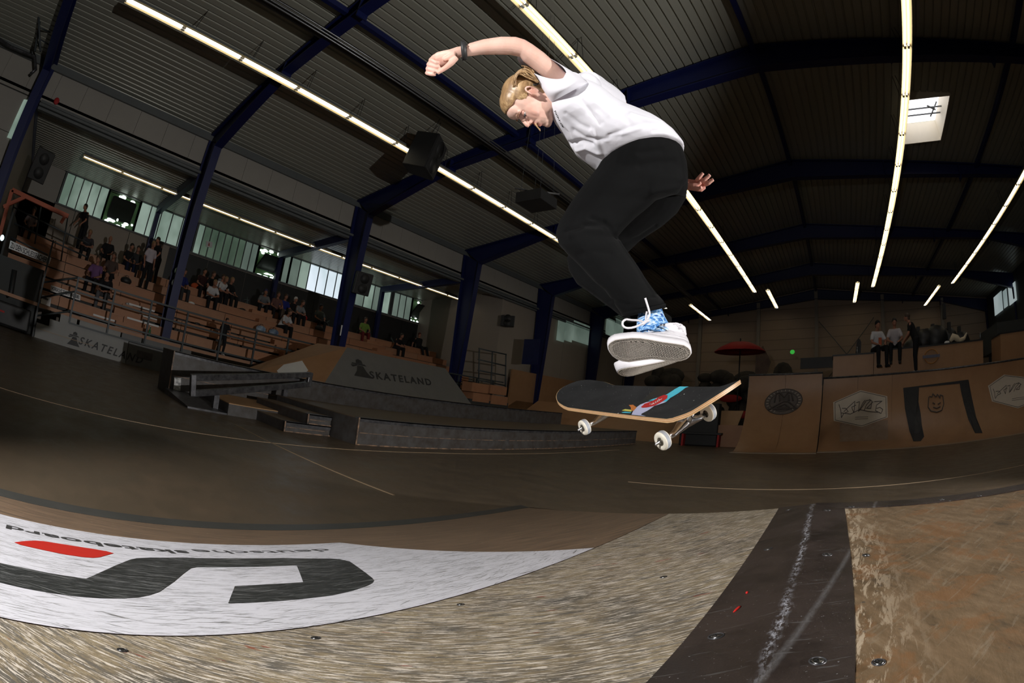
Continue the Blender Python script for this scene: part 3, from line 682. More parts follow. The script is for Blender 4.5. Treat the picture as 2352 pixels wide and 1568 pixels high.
# far funbox with lettering
t=empty('lettered_bank_ramp',(-13.4,12,0),'grey bank ramp lettered SKATELAND with a brown side behind the high ledge','ramp')
xb=-12.85; xt2=-14.3
TL=atx((798,792),xt2); TR=atx((1022,850),xt2); zt=(TL.z+TR.z)/2-.0
BLp=atx((728,872),xb-.1); BRp=atx((1072,925),xb-.1)
TL=Vector((xt2,TL.y,zt)); TR=Vector((xt2,TR.y,zt)); BL=Vector((xb+.3,BLp.y-.4,0)); BR=Vector((xb+.3,BRp.y+1.0,0))
MB().prism([L(BL),L(BR),L(TR),L(TL)],(-.04,0,-.02)).build('grey_face',M['greyply'],t)
BL2=Vector((xt2-1.2,BL.y-2.2,0)); TL2=Vector((xt2-1.3,TL.y-.4,zt))
MB().add([L(BL2),L(BL),L(TL),L(TL2)],[(0,1,2,3)]).build('brown_face',M['ramp'],t)
MB().add([L(TL2),L(TL),L(TR),L(TR+Vector((-1.3,0,0)))],[(0,1,2,3)]).build('top_deck',M['greyply'],t)
Y=(BR-BL).normalized(); U=((TL-BL)-(TL-BL).dot(Y)*Y).normalized(); N=Y.cross(U)
def on_face(px): 
    p=atpl(px,tuple(N),N.dot(BL)); return p
o1=on_face((850,868)); o2=on_face((992,885))
text_obj('SKATELAND','lettering',t,L(o1+N*.01),(o2-o1),U,.42,M['print'],width=(o2-o1).length,bold=.008,shear=.15,spacing=1.3)
o0=on_face((834,866)); keeper(t,L(o0+N*.008),.75,tuple(Y),tuple(U),M['print'])
h=[on_face(p) for p in ((0,0),)] if 0 else None
NB=(BL-BL2).cross(TL-BL2).normalized()
hp=[atpl(p,tuple(NB),NB.dot(BL2)) for p in ((636,852),(652,838),(694,829),(708,851),(700,858),(640,858))]
if NB.x<0: NB=-NB
MB().prism([L(v+NB*.012) for v in hp],tuple(NB*.006)).build('hexagon_sticker',M['white'],t)
# ================================================================== QUARTER PIPES AT THE FAR END
def arc(yb,yl,h,n=18):
    run=yl-yb; R=(run*run+h*h)/(2*h); th=math.acos((R-h)/R) if R>h*.5 else PI/2
    return [(yb+R*math.sin(th*i/n), R-R*math.cos(th*i/n)) for i in range(n+1)]
def quarter(name,x0,x1,yb,yl,h,depth,label,sheets,mt):
    t=empty(name,((x0+x1)/2,yb,0),label,'ramp'); O=t.location; pr=arc(yb,yl,h)
    w=(x1-x0)/sheets
    for s in range(sheets):
        a=x0+w*s+.004; c=x0+w*(s+1)-.004
        vs=[(a-O.x,y-O.y,z) for y,z in pr]+[(c-O.x,y-O.y,z) for y,z in pr]; n=len(pr)
        vs+=[(a-O.x,y-O.y+.03,z-.03) for y,z in pr]+[(c-O.x,y-O.y+.03,z-.03) for y,z in pr]
        b=MB(); b.add(vs,[(i,i+1,n+i+1,n+i) for i in range(n-1)],0,True); b.add(vs,[(2*n+i,3*n+i,3*n+i+1,2*n+i+1) for i in range(n-1)],0,True)
        b.build('ply_sheet',mt,t)
    sd=[(y-O.y,z) for y,z in pr]
    for x in (x0,x1):
        b=MB(); b.prism([(x-O.x,y,max(z-.01,0)) for y,z in sd]+[(x-O.x,sd[-1][0]+depth,sd[-1][1]-.02),(x-O.x,sd[-1][0]+depth,0)],(.02 if x==x0 else -.02,0,0)); b.build('side_panel',M['ledge'],t)
    MB().box((x0-O.x,pr[-1][0]-O.y,h-.03),(x1-O.x,pr[-1][0]-O.y+depth,h)).build('deck',M['ledgetop'],t)
    MB().tube([(x0-O.x,pr[-1][0]-O.y,h+.01),(x1-O.x,pr[-1][0]-O.y,h+.01)],.03,8).build('coping',M['galv'],t)
    MB().box((x0-O.x,-.35,0),(x1-O.x,.02,.006)).build('transition_plate',mat('transition_steel',(.32,.27,.22),.4,metal=.3,noise=(3,.6,(.40,.33,.26))),t)
    return t,pr
qm,prm=quarter('quarter_pipe',-2.85,-.22,15.2,17.2,2.42,1.4,'narrow brown quarter pipe with a round black emblem',2,M['ramp'])
qw,prw=quarter('quarter_pipe',-.2,14.0,15.6,17.75,2.28,8,'wide brown quarter pipe with pale hexagon stickers below the sitting men',11,M['ramp'])
def on_arc(px,pr,off=0):
    u=ray(*px); best=None
    for (a,c) in zip(pr,pr[1:]):
        n=Vector((0,-(c[1]-a[1]),(c[0]-a[0]))); d=n.y*a[0]+n.z*a[1]
        p=atpl(px,tuple(n),d)
        if min(a[1],c[1])-.02<=p.z<=max(a[1],c[1])+.02: best=(p,n.normalized()); break
    if best is None: return None
    return best[0]+best[1]*off
def arc_poly(pxs,pr,name,mtl,parent,off=.012,sub=6,fan=True):
    O=parent.location; pts=[]
    for i,(a,c) in enumerate(zip(pxs,pxs[1:]+pxs[:1])):
        for k in range(sub): pts.append((a[0]+(c[0]-a[0])*k/sub,a[1]+(c[1]-a[1])*k/sub))
    cx=sum(p[0] for p in pts)/len(pts); cy=sum(p[1] for p in pts)/len(pts)
    rings=[]
    for f in (1,.66,.33): rings.append([on_arc((cx+(x-cx)*f,cy+(y-cy)*f),pr,off) for x,y in pts])
    c=on_arc((cx,cy),pr,off)
    if any(v is None for R in rings for v in R) or c is None: return None
    vs=[v-O for R in rings for v in R]+[c-O]; n=len(pts)
    fs=[(i,(i+1)%n,n+(i+1)%n,n+i) for i in range(n)]+[(n+i,n+(i+1)%n,2*n+(i+1)%n,2*n+i) for i in range(n)]+[(2*n+i,2*n+(i+1)%n,3*n) for i in range(n)]
    return MB().add(vs,fs).build(name,mtl,parent)
def arc_stroke(pxs,pr,r,name,mtl,parent,off=.018):
    O=parent.location; pts=[]
    for a,c in zip(pxs,pxs[1:]):
        k=max(1,int(math.hypot(c[0]-a[0],c[1]-a[1])/2.5)); pts+=[(a[0]+(c[0]-a[0])*i/k,a[1]+(c[1]-a[1])*i/k) for i in range(k)]
    pts.append(pxs[-1]); P=[on_arc(p,pr,off) for p in pts]; P=[p-O for p in P if p]
    if len(P)>1: return MB().tube(P,r,5).build(name,mtl,parent)
M['sticker']=mat('pale_vinyl_sticker',(.62,.55,.46),.5,noise=(4,.6,(.56,.49,.41)))
M['ink']=mat('faded_ink',(.07,.055,.05),.6,noise=(12,.6,(.12,.10,.09)))
# crop a: 3.843 px per px offset (1740,860)
def ca(x,y): return (1740+x/3.843,860+y/3.843)
hexs=[ca(668,245),ca(910,138),ca(1145,192),ca(1150,380),ca(920,465),ca(672,410)]
arc_poly(hexs,prw,'hexagon_sticker',M['sticker'],qw)
hx2=[(x+(1977-x)*.06,y+(939-y)*.06) for x,y in hexs]; arc_stroke(hx2+[hx2[0]],prw,.008,'hexagon_outline',M['ink'],qw)
script=[[(718,265),(735,320),(740,385),(760,345),(800,330),(780,300),(745,300)],[(760,330),(800,290),(860,235),(850,340),(830,290),(870,270)],[(870,250),(900,240),(890,330),(930,250),(950,225)],[(900,320),(960,230),(1000,225),(960,270),(940,320)],[(985,220),(1010,235),(1000,300),(960,300),(1020,240)],[(1030,240),(1100,235),(1050,270),(1040,320),(1090,345),(1105,310),(1080,290),(1050,300)],[(740,340),(820,350),(900,310),(970,325),(1060,335)]]
for s in script: arc_stroke([ca(*p) for p in s],prw,.012,'script_stroke',M['ink'],qw)
for y in (378,395): arc_stroke([ca(860,y),ca(975,y-3)],prw,.006,'small_text',M['ink'],qw)
# second hexagon, cut by the right edge
dx=[ca(2035,100),ca(2175,0),ca(2352,22)]; hex2=[(2269,886),(2306,860),(2353,866),(2398,890),(2396,915),(2338,938),(2278,922)]
arc_poly(hex2[:],prw,'hexagon_sticker',M['sticker'],qw)
h2=[(x+(2335-x)*.06,y+(898-y)*.06) for x,y in hex2]; arc_stroke(h2+[h2[0]],prw,.008,'hexagon_outline',M['ink'],qw)
for s in script[:5]: arc_stroke([(2281+(p[0]-718)/3.843*.82,893+(p[1]-265)/3.843*.75-(p[0]-718)*.02) for p in s],prw,.010,'script_stroke',M['ink'],qw)
for y in (0,4): arc_stroke([(2324,917+y-1),(2352,913+y-1)],prw,.006,'small_text',M['ink'],qw)
# round emblem
cx,cy=ca(230,240); rx,ry=43,29
circ=lambda f,n=36:[(cx+rx*f*math.cos(2*PI*i/n),cy+ry*f*math.sin(2*PI*i/n)-.12*rx*f*math.cos(2*PI*i/n)) for i in range(n)]
M['stencil']=mat('stencil_paint',(.05,.04,.035),.6,noise=(6,.5,(.10,.08,.07)))
arc_poly(circ(1),prm,'emblem_disc',mat('emblem_grey',(.17,.14,.12),.6,noise=(8,.4,(.09,.075,.07))),qm,.010,1)
for f in (1,.74): arc_stroke(circ(f)+[circ(f)[0]],prm,.012,'emblem_ring',M['stencil'],qm,.02)
for s in ([(150,250),(165,170),(195,160),(235,200),(270,158),(300,165),(315,235)],[(190,180),(195,240)],[(275,180),(275,235)],[(90,315),(230,238),(270,240),(350,300),(90,305)],[(150,300),(240,262),(280,290),(180,295)]):
    arc_stroke([ca(*p) for p in s],prm,.028,'emblem_stroke',M['stencil'],qm,.022)
arc_poly([ca(190,180),ca(200,162),ca(236,200),ca(272,162),ca(285,180),ca(285,235),ca(230,225),ca(190,245)],prm,'emblem_letter',M['stencil'],qm,.021,2)
for k in range(26):
    a=2*PI*k/26; 
    if 60<math.degrees(a)%180<120 and math.sin(a)>0: continue
    p0=(cx+rx*.80*math.cos(a),cy+ry*.80*math.sin(a)-.12*rx*.8*math.cos(a)); p1=(cx+rx*.93*math.cos(a),cy+ry*.93*math.sin(a)-.12*rx*.93*math.cos(a)); arc_stroke([p0,p1],prm,.012,'ring_lettering',M['sticker'],qm,.022)
# black painted frame with flame badge
arc_poly([ca(1285,118),ca(1860,45),ca(1862,72),ca(1290,128)],prw,'black_frame_paint',M['print'],qw,.012,8)
arc_poly([ca(1285,120),ca(1425,104),ca(1420,240),ca(1440,350),ca(1450,450),ca(1470,550),ca(1440,590),ca(1375,592),ca(1340,500),ca(1300,300)],prw,'black_frame_paint',M['print'],qw,.013,4)
arc_poly([ca(1780,60),ca(1862,48),ca(1890,200),ca(1930,380),ca(1985,518),ca(1920,520),ca(1860,400),ca(1820,260),ca(1795,150)],prw,'black_frame_paint',M['print'],qw,.013,4)
for s in ([(1510,200),(1505,290),(1530,325),(1580,335),(1625,318),(1643,260),(1635,190),(1610,180),(1610,210),(1585,175),(1575,200),(1545,170),(1540,200),(1515,195)],[(1545,250),(1565,262)],[(1590,262),(1615,250)],[(1550,290),(1580,300),(1612,285)]):
    arc_stroke([ca(*p) for p in s],prw,.02,'flame_badge_stroke',M['ink'],qw,.02)
arc_poly([ca(725,430),ca(1150,400),ca(1150,575),ca(725,595)],prw,'worn_patch',mat('worn_ply_patch',(.34,.25,.19),.6,noise=(5,.5,(.26,.16,.10))),qw,.006,5)
# boxes on the deck behind the coping
def deckbox(pa,pb,y,z0,z1,label,mt,dep=1.2):
    a=aty(pa,y); c=aty(pb,y); t=empty('deck_box',((a.x+c.x)/2,y,z0),label,'box'); w=(c.x-a.x)/2
    MB().box((-w,0,0),(w,dep,z1-z0-.05)).build('ply_body',mt,t); MB().box((-w-.03,-.03,z1-z0-.05),(w+.03,dep,z1-z0)).build('top_board',M['black'],t); return t
YD=18.6
zb=aty((1960,812),YD).z
deckbox((1913,850),(2006,845),YD,2.28,zb,'low brown plywood box on the deck left of the sitting men',M['ramp'])
zc=aty((2190,785),YD).z
deckbox((2007,845),(2258,800),YD+.02,2.28,zb+.08,'long brown plywood box on the deck behind the sitting men',M['ramp'])
zc=aty((2330,790),YD).z
deckbox((2299,830),(2420,800),YD,2.28,zb+.2,'brown plywood box at the right edge of the deck',M['ramp'])
t=empty('round_badge_sticker',aty((2139,818),YD-.02),'round yellow and blue sticker on the long deck box','sticker')
b=MB(); b.tube([(.28*math.cos(a),0,.24*math.sin(a)) for a in [2*PI*k/20 for k in range(20)]],.022,5,closed=True); b.build('ring',mat('badge_yellow',(.45,.24,.05),.6,noise=(9,.5,(.35,.12,.04))),t)
MB().box((-.36,-.02,-.05),(.36,0,.05)).build('bar',mat('badge_blue',(.10,.11,.16),.6,noise=(9,.5,(.14,.14,.2))),t)
t=empty('bottle',aty((1969,801),YD+.2),'small clear bottle on the low deck box','bottle'); t.location.z=zb
MB().tube([(0,0,0),(0,0,.14),(0,0,.18),(0,0,.23)],[.035,.035,.014,.014],10).build('body',M['steel'],t); MB().tube([(0,0,.23),(0,0,.25)],.016,8).build('cap',M['white'],t)
t=empty('leaning_board',aty((1969,790),YD+.5),'dark skateboard leaning upright behind the low deck box','skateboard'); t.location.z=2.28
b=MB(); b.prism([(-.12,0,.5),(.12,0,.5),(.17,.1,1.3),(.12,.1,1.42),(.05,.1,1.45),(-.02,.1,1.3)],(0,.03,0)); b.build('deck',M['black'],t); MB().beam((-.1,-.04,.7),(.1,-.04,.7),.05,.05).build('truck',M['steel'],t)
o=MB(); o.tube([(-.35,0,.12),(-.2,0,.26),(-.05,0,.2),(.1,.05,.10),(.3,0,.16),(.42,0,.34)],[.06,.13,.12,.1,.07,.03],10); o=o.build('white_jacket',mat('cream_cloth',(.70,.60,.42),.8,noise=(6,.5,(.6,.5,.35)),bump=(30,.5))); o.location=aty((2200,783),YD+.3); o.location.z=zb+.05; tag(o,'crumpled cream jacket lying on the long deck box','jacket')
o=MB().ell((0,0,0),(.12,.08,.06)).build('folded_cloth',M['white']); o.location=aty((2175,785),YD+.2); o.location.z=zb+.12; tag(o,'small white bundle beside the cream jacket','cloth')
t=empty('bottle',aty((2252,775),YD+.2),'small clear bottle at the right end of the long deck box','bottle'); t.location.z=zb+.08
MB().tube([(0,0,0),(0,0,.16),(0,0,.2),(0,0,.26)],[.035,.035,.014,.014],10).build('body',M['steel'],t)
# dark heap / stage gear behind the men, cluttered silhouettes
t=empty('black_gear_heap',(5.15,21,2.28),'black heap of stage gear under cloth behind the standing man','gear')
b=MB()
for (x,z,rx_,rz) in ((-1.4,1.1,.5,.55),(-.9,1.5,.5,.5),(-.3,1.5,.6,.6),(.4,1.4,.5,.6),(.9,1.2,.45,.5),(-.5,.7,.9,.6),(.5,.7,.9,.6)): b.ell((x,random.uniform(-.3,.3),z*.9),(rx_,.5,rz),n=10,k=7)
b.build('cloth_cover',M['black'],t)
for (x,z) in ((-1.2,1.95),(-.8,1.85),(-.5,2.0),(.1,2.75),(.3,2.0),(.8,1.8)): MB().box((x,-.1,z-.6),(x+.14,.1,z)).build('case',M['black'],t)
# left clutter: red parasol, posts, dark rocks, bench
t=empty('parasol',aty((1700,803),27),'red parasol over the dark clutter left of the round emblem ramp','parasol')
b=MB(); n=16; R=[]
for (r_,z) in ((.05,.42),(.6,.36),(1.1,.14),(1.45,-.12)): R.append([Vector((r_*math.cos(2*PI*i/n),r_*math.sin(2*PI*i/n),z)) for i in range(n)])
b.loft(R,cap=False); o=b.build('canopy',M['red'],t); sd=o.modifiers.new('s','SOLIDIFY'); sd.thickness=.02
MB().tube([(0,0,.6),(0,0,-t.location.z)],.04,6).build('pole',M['black'],t)
M['rock']=mat('dark_painted_rock',(.022,.020,.018),.8,noise=(1.6,.3,(.075,.06,.045)),bump=(5,1))
t=empty('climbing_rock',(-6,30,0),'dark lumpy artificial rock with painted patches under the parasol','rock')
b=MB()
random.seed(3)
for k in range(60): b.ell((random.uniform(-5.5,3.6),random.uniform(-.6,.6),random.uniform(.3,3.6)),(random.uniform(.4,.9),.6,random.uniform(.3,.7)),n=9,k=6)
b.build('boulders',M['rock'],t)
MB().prism([(1.6,-1.2,2.4),(1.9,-1.2,2.4),(2.5,-1.2,4.1),(2.0,-1.2,5.0),(1.6,-1.2,4.6)],(0,.1,0)).build('painted_patch',mat('pale_brown_patch',(.22,.15,.11),.8,noise=(2,.5,(.1,.07,.06))),t)
for k in range(2): MB().ell((.2+k*.8,-1.1,2.1-k*.9),(.7,.15,.22)).build('red_patch',M['red'],t)
t=empty('bench',atz((1605,1025),0),'small dark red bench on the floor left of the round emblem ramp','bench'); bx=t.location
MB().box((-.75,0,.42),(.75,.35,.48)).build('seat',M['black'],t)
for x in (-.68,.62): MB().box((x,.02,0),(x+.07,.33,.42)).build('leg',M['red'],t)
t=empty('low_wall',(-5.6,21,0),'brown plywood bank left of the round emblem ramp','ramp')
MB().prism([(-8,-2.5,0),(2.0,-2.5,0),(2.0,0,1.3),(-8,0,1.3)],(0,.05,-.02)).build('face',M['ramp'],t)
o=MB().box((-.7,0,0),(.7,.4,1.5)).build('dark_bin',M['black']); o.location=(-4.6,17.6,0); tag(o,'dark upright box behind the bench','box'); bev(o,.04)
o=MB().box((-.5,0,0),(.5,.4,.75)).build('pale_box',M['seat2']); o.location=(-3.4,17.7,0); tag(o,'pale box between the bench and the round emblem ramp','box')
o=MB().ell((0,0,0),(.16,.05,.14)).build('exit_light',mat('green_exit_glow',(.02,.2,.03),.4,emit=((.05,.5,.06),.6),noise=(9,.5,(.03,.25,.04)))); o.location=aty((1820,808),33); tag(o,'small green emergency light on the end wall left of the post','light')
o=MB().box((-3,0,0),(3,.1,2.2)).build('grey_partition',M['greyply']); o.location=aty((1850,860),32); o.location.z=1.0; o.location.x-=1.2; tag(o,'grey partition on the end wall left of the middle post','partition')
o=MB().box((-9,0,0),(9,.08,.5)).build('dark_rail_board',M['black']); o.location=(7.5,25,3.3); tag(o,'long dark board running behind the deck boxes','board')
o=MB().box((-2.2,0,0),(2.2,3,1.1)).build('right_platform',M['darkwall']); o.location=(10.6,22,3.1); tag(o,'dark platform at the right edge under the window','platform')
# ================================================================== FOREGROUND HIP (bank, deck, steel strip, banner)
ZR=.725; XF0=-2.66; SL=ZR/2.66                     # ridge height, bank foot, slope
def onP1(px,off=0): 
    p=atpl(px,(-SL,0,1),ZR); return p+Vector((-SL,0,1)).normalized()*off
def P1(x,y,off=0): return Vector((x,y,ZR+SL*x))+Vector((-SL,0,1)).normalized()*off
YE1=1.68; HS=(4.15-1.68)/2.66                      # far deck edge ; hip run
def ply_near():
    m=mat('worn_ply_pale',(.45,.38,.27),.55,spec=.45); t=NT(m)
    v1=t.mapping(math.radians(-62+90)*0+math.radians(62-90)*-1*0+math.radians(62)*1-PI/2*0,(1,1,1))
    # streaks lie 58 deg from the ridge: rotate so they run along local y, then squeeze y
    va=t.mapping(math.radians(60),(34,3.0,1)); vb=t.mapping(math.radians(52),(95,8,1)); vc=t.mapping(math.radians(72),(150,18,1))
    na=t.noise(va,3.2,5,.65,.3); nb=t.noise(vb,3.0,4,.6,.2); nc=t.noise(vc,3.5,3,.6)
    base=t.ramp(t.noise(t.tc.outputs['Object'],5,5,.6),[(.32,(.12,.105,.08)),(.46,(.29,.23,.145)),(.58,(.37,.30,.19)),(.7,(.17,.155,.13))])
    c=t.mix(t.ramp(na,[(.46,0),(.60,.85)]),base,(.135,.125,.11))
    c=t.mix(t.ramp(nb,[(.52,0),(.60,1)]),c,(.80,.72,.62))
    c=t.mix(t.ramp(nc,[(.58,0),(.66,.9)]),c,(.10,.095,.085))
    gr=t.noise(t.tc.outputs['Object'],170,3,.7); c=t.mix(t.ramp(gr,[(.60,0),(.68,.55)]),c,(.12,.11,.09)); c=t.mix(t.ramp(t.noise(t.tc.outputs['Object'],120,3,.7),[(.62,0),(.70,.6)]),c,(.66,.58,.46))
    sp=t.noise(t.mapping(math.radians(60),(14,4,1)),2.4,3,.5); edge=t.ramp(sp,[(.70,0),(.73,.75)]); c=t.mix(edge,c,(.28,.05,.025))
    t.l(c,t.b.inputs['Base Color']); t.bump(t.math('ADD',nb,t.math('MULTIPLY',na,.8)),.35,.0022)
    t.l(t.ramp(nb,[(.4,.62),(.62,.40)]),t.b.inputs['Roughness']); return m
def ply_lower():
    m=mat('worn_ply_brown',(.20,.13,.08),.5); t=NT(m)
    na=t.noise(t.mapping(math.radians(18),(22,1.6,1)),2.5,5,.65); nb=t.noise(t.mapping(math.radians(10),(60,5,1)),2.6,3,.6)
    c=t.ramp(na,[(.35,(.15,.105,.07)),(.5,(.215,.145,.095)),(.65,(.28,.19,.12))])
    c=t.mix(t.ramp(nb,[(.58,0),(.64,.5)]),c,(.09,.085,.08)); sp=t.noise(t.mapping(math.radians(30),(30,9,1)),3,2); c=t.mix(t.ramp(sp,[(.74,0),(.77,.9)]),c,(.60,.50,.38))
    t.l(c,t.b.inputs['Base Color']); t.bump(nb,.2,.0015); return m
def ply_deck():
    m=mat('worn_ply_deck',(.30,.20,.11),.55); t=NT(m); o=t.tc.outputs['Object']
    n1=t.noise(o,3.2,6,.65,.4); n2=t.noise(t.mapping(math.radians(-25),(9,2.2,1)),4,5,.7); n3=t.noise(o,38,3,.6)
    c=t.ramp(t.math('ADD',t.math('MULTIPLY',n1,.5),t.math('MULTIPLY',n2,.5)),[(.36,(.085,.060,.036)),(.46,(.175,.115,.060)),(.55,(.235,.155,.085)),(.66,(.33,.24,.145))])
    c=t.mix(t.ramp(t.noise(o,7,4,.7,.6),[(.52,0),(.62,.6)]),c,(.27,.125,.045))
    # splintered pale chips close to the steel strip
    g=t.n('ShaderNodeSeparateXYZ'); t.l(o,g.inputs[0]); near=t.ramp(t.math('SUBTRACT',g.outputs[0],.10),[(.0,1),(.11,.0)])
    ch=t.noise(t.mapping(.08,(34,6,1)),1.7,5,.75,.5); c=t.mix(t.math('MULTIPLY',t.ramp(ch,[(.50,0),(.56,1)]),near),c,(.56,.45,.32))
    c=t.mix(t.ramp(t.noise(t.mapping(math.radians(35),(30,3,1)),2.6,5,.65,.6),[(.57,0),(.66,.5)]),c,(.33,.27,.19))
    c=t.mix(t.ramp(n3,[(.70,0),(.76,.8)]),c,(.06,.06,.055))
    t.l(c,t.b.inputs['Base Color']); t.bump(t.math('ADD',n3,ch),.35,.002); return m
def steel_strip():
    m=mat('dark_ramp_steel',(.035,.026,.022),.38,spec=.5); t=NT(m); o=t.tc.outputs['Object']
    n=t.noise(o,6,6,.7); c=t.ramp(n,[(.35,(.022,.016,.014)),(.6,(.05,.036,.031))])
    sp=t.noise(o,230,2,.6); c=t.mix(t.ramp(sp,[(.70,0),(.74,.9)]),c,(.30,.30,.31))
    g=t.n('ShaderNodeSeparateXYZ'); t.l(o,g.inputs[0])
    # grind track: pale rubbed line along the ridge with ragged edge, and a second one crossing to the right
    wob=t.math('MULTIPLY',t.math('SUBTRACT',t.noise(t.mapping(0,(3,9,1)),1.6,4,.7),.5),.035)
    d=t.math('ABSOLUTE',t.math('ADD',t.math('ADD',g.outputs[0],.012),wob)); rag=t.noise(t.mapping(0,(60,22,1)),3,4,.75)
    k=t.math('MULTIPLY',t.math('MULTIPLY',t.ramp(d,[(.0,1),(.009,.0)]),t.ramp(rag,[(.46,0),(.58,1)])),t.ramp(t.noise(t.mapping(0,(.1,1,1)),3.2,2,.5),[(.36,.12),(.52,1)])); c=t.mix(k,c,(.55,.57,.64))
    d2=t.math('ABSOLUTE',t.math('SUBTRACT',t.math('SUBTRACT',g.outputs[0],t.math('MULTIPLY',g.outputs[1],.185)),-.100))
    k2=t.math('MULTIPLY',t.ramp(d2,[(.0,.55),(.008,.0)]),t.ramp(rag,[(.3,.3),(.6,1)])); c=t.mix(k2,c,(.22,.22,.225))
    sc=t.noise(t.mapping(math.radians(70),(50,3.5,1)),3,3,.6); c=t.mix(t.ramp(sc,[(.64,0),(.70,.5)]),c,(.15,.15,.15))
    t.l(c,t.b.inputs['Base Color']); t.l(t.ramp(n,[(.3,.30),(.7,.5)]),t.b.inputs['Roughness']); t.bump(t.math('ADD',rag,sp),.18,.0008); return m
def banner_mat(name,base,scr,amt=.6):
    m=mat(name,base,.42,spec=.5); t=NT(m)
    v=t.mapping(math.radians(4),(60,2.6,1)); n=t.noise(v,3.6,7,.78,.25); v2=t.mapping(math.radians(28),(46,2.8,1)); n2=t.noise(v2,2.2,4,.65,.5); v3=t.mapping(math.radians(-18),(70,4,1)); n3=t.noise(v3,2.2,3,.6)
    pt=t.noise(t.tc.outputs['Object'],2.2,3,.5); lim=t.ramp(pt,[(.35,.3),(.6,1)])
    c=t.mix(t.math('MULTIPLY',t.ramp(n,[(.535,0),(.585,amt)]),lim),base,scr); c=t.mix(t.ramp(n2,[(.62,0),(.66,amt)]),c,scr); c=t.mix(t.ramp(n3,[(.63,0),(.67,amt*.8)]),c,scr)
    t.l(c,t.b.inputs['Base Color']); t.bump(n,.1,.0006); return m
M['plyn']=ply_near(); M['plyl']=ply_lower(); M['plyd']=ply_deck(); M['strip']=steel_strip()
M['ban']=banner_mat('scratched_white_vinyl',(.85,.85,.92),(.10,.10,.09),.9); M['banblack']=banner_mat('scratched_black_print',(.030,.033,.032),(.30,.31,.31),.75); M['banred']=banner_mat('scratched_red_print',(.66,.030,.020),(.45,.02,.015),.6)
M['bantxt']=mat('banner_text_print',(.03,.03,.03),.5,noise=(30,.6,(.08,.08,.08)))
hip=empty('funbox_hip',(0,0,0),'worn plywood funbox hip with a steel strip, filling the foreground','ramp')
YA=-1.6; T=.018
def slab(corners,n,th=T):  # quad or poly given as top corners, extruded down
    return MB().prism(corners,Vector(n).normalized()*-th)
nP=Vector((-SL,0,1)).normalized()
xs=-.700                                            # seam between upper and lower bank sheets
def hipy(x): return YE1+HS*(-x)
def grid_poly(x0,x1,y0,f,th=.018,nx=14,ny=26):      # bank sheet with an oblique far end
    b=MB(); vs=[]
    for i in range(nx+1):
        x=x0+(x1-x0)*i/nx; ye=f(x)
        for j in range(ny+1): vs.append(P1(x,y0+(ye-y0)*j/ny))
    b.add(vs,[(i*(ny+1)+j,(i+1)*(ny+1)+j,(i+1)*(ny+1)+j+1,i*(ny+1)+j+1) for i in range(nx) for j in range(ny)]); return b
def thick(o,th): 
    m=o.modifiers.new('thickness','SOLIDIFY'); m.thickness=th; m.offset=-1; return o
thick(grid_poly(xs+.0025,-.125,YA,hipy).build('upper_ply_sheet',M['plyn'],hip),.018)
thick(grid_poly(-2.60,xs-.0025,YA,hipy).build('lower_ply_sheet',M['plyl'],hip),.018)
# thin steel threshold at the bank foot
MB().prism([(XF0-.09,YA,.003),(-2.60,YA,.018),(-2.60,hipy(-2.6)+.02,.018),(XF0-.09,hipy(-2.7),.003)],(0,0,-.003)).build('threshold_plate',mat('dark_threshold',(.060,.060,.055),.4,noise=(4,.5,(.075,.075,.07))),hip)
# deck sheet and the two hidden far banks
MB().prism([(.095,YA,ZR),(3.2,YA,ZR),(3.2,YE1-.085,ZR),(.095,YE1-.085,ZR)],(0,0,-.018)).build('deck_ply_sheet',M['plyd'],hip)
MB().add([(0,YE1,ZR-.01),(3.2,YE1,ZR-.01),(3.2,YE1+2.5,0),(-2.66,YE1+2.5,0)],[(0,1,2,3)]).build('far_bank_sheet',M['plyl'],hip)
MB().box((3.15,YA,0),(3.2,YE1,ZR-.02)).build('side_panel',M['ledge'],hip)
MB().box((XF0,YA-.02,0),(3.2,YA,.02)).build('side_panel',M['ledge'],hip)
# folded steel strip on the ridge, flaring where it meets the far edge, plus the flat strip along the far edge
b=MB(); N=40; vs=[]
for j in range(N+1):
    y=YA+(YE1-YA)*j/N; fl=max(0,(y-1.25)/.43)**2*.035
    hy=lambda x: YA+(hipy(x)-YA)*j/N
    row=[P1(-.133,hy(-.133),.0005),P1(-.133,hy(-.133),.003),P1(-.04,hy(-.04),.003),P1(-.015,hy(-.015),.0032),Vector((.0,y,ZR+.0034)),Vector((.03,y,ZR+.003)),Vector((.096,y,ZR+.003)),Vector((.096,y,ZR+.0003))]
    vs+=row
b.add(vs,[(j*8+i,(j+1)*8+i,(j+1)*8+i+1,j*8+i+1) for j in range(N) for i in range(7)]); o=b.build('steel_strip',M['strip'],hip)
MB().prism([(.06,YE1-.085,ZR+.0034),(3.2,YE1-.085,ZR+.0034),(3.2,YE1+.012,ZR+.0034),(.0,YE1+.012,ZR+.0034),(.0,YE1-.02,ZR+.0034)],(0,0,-.003)).build('edge_strip',M['strip'],hip)
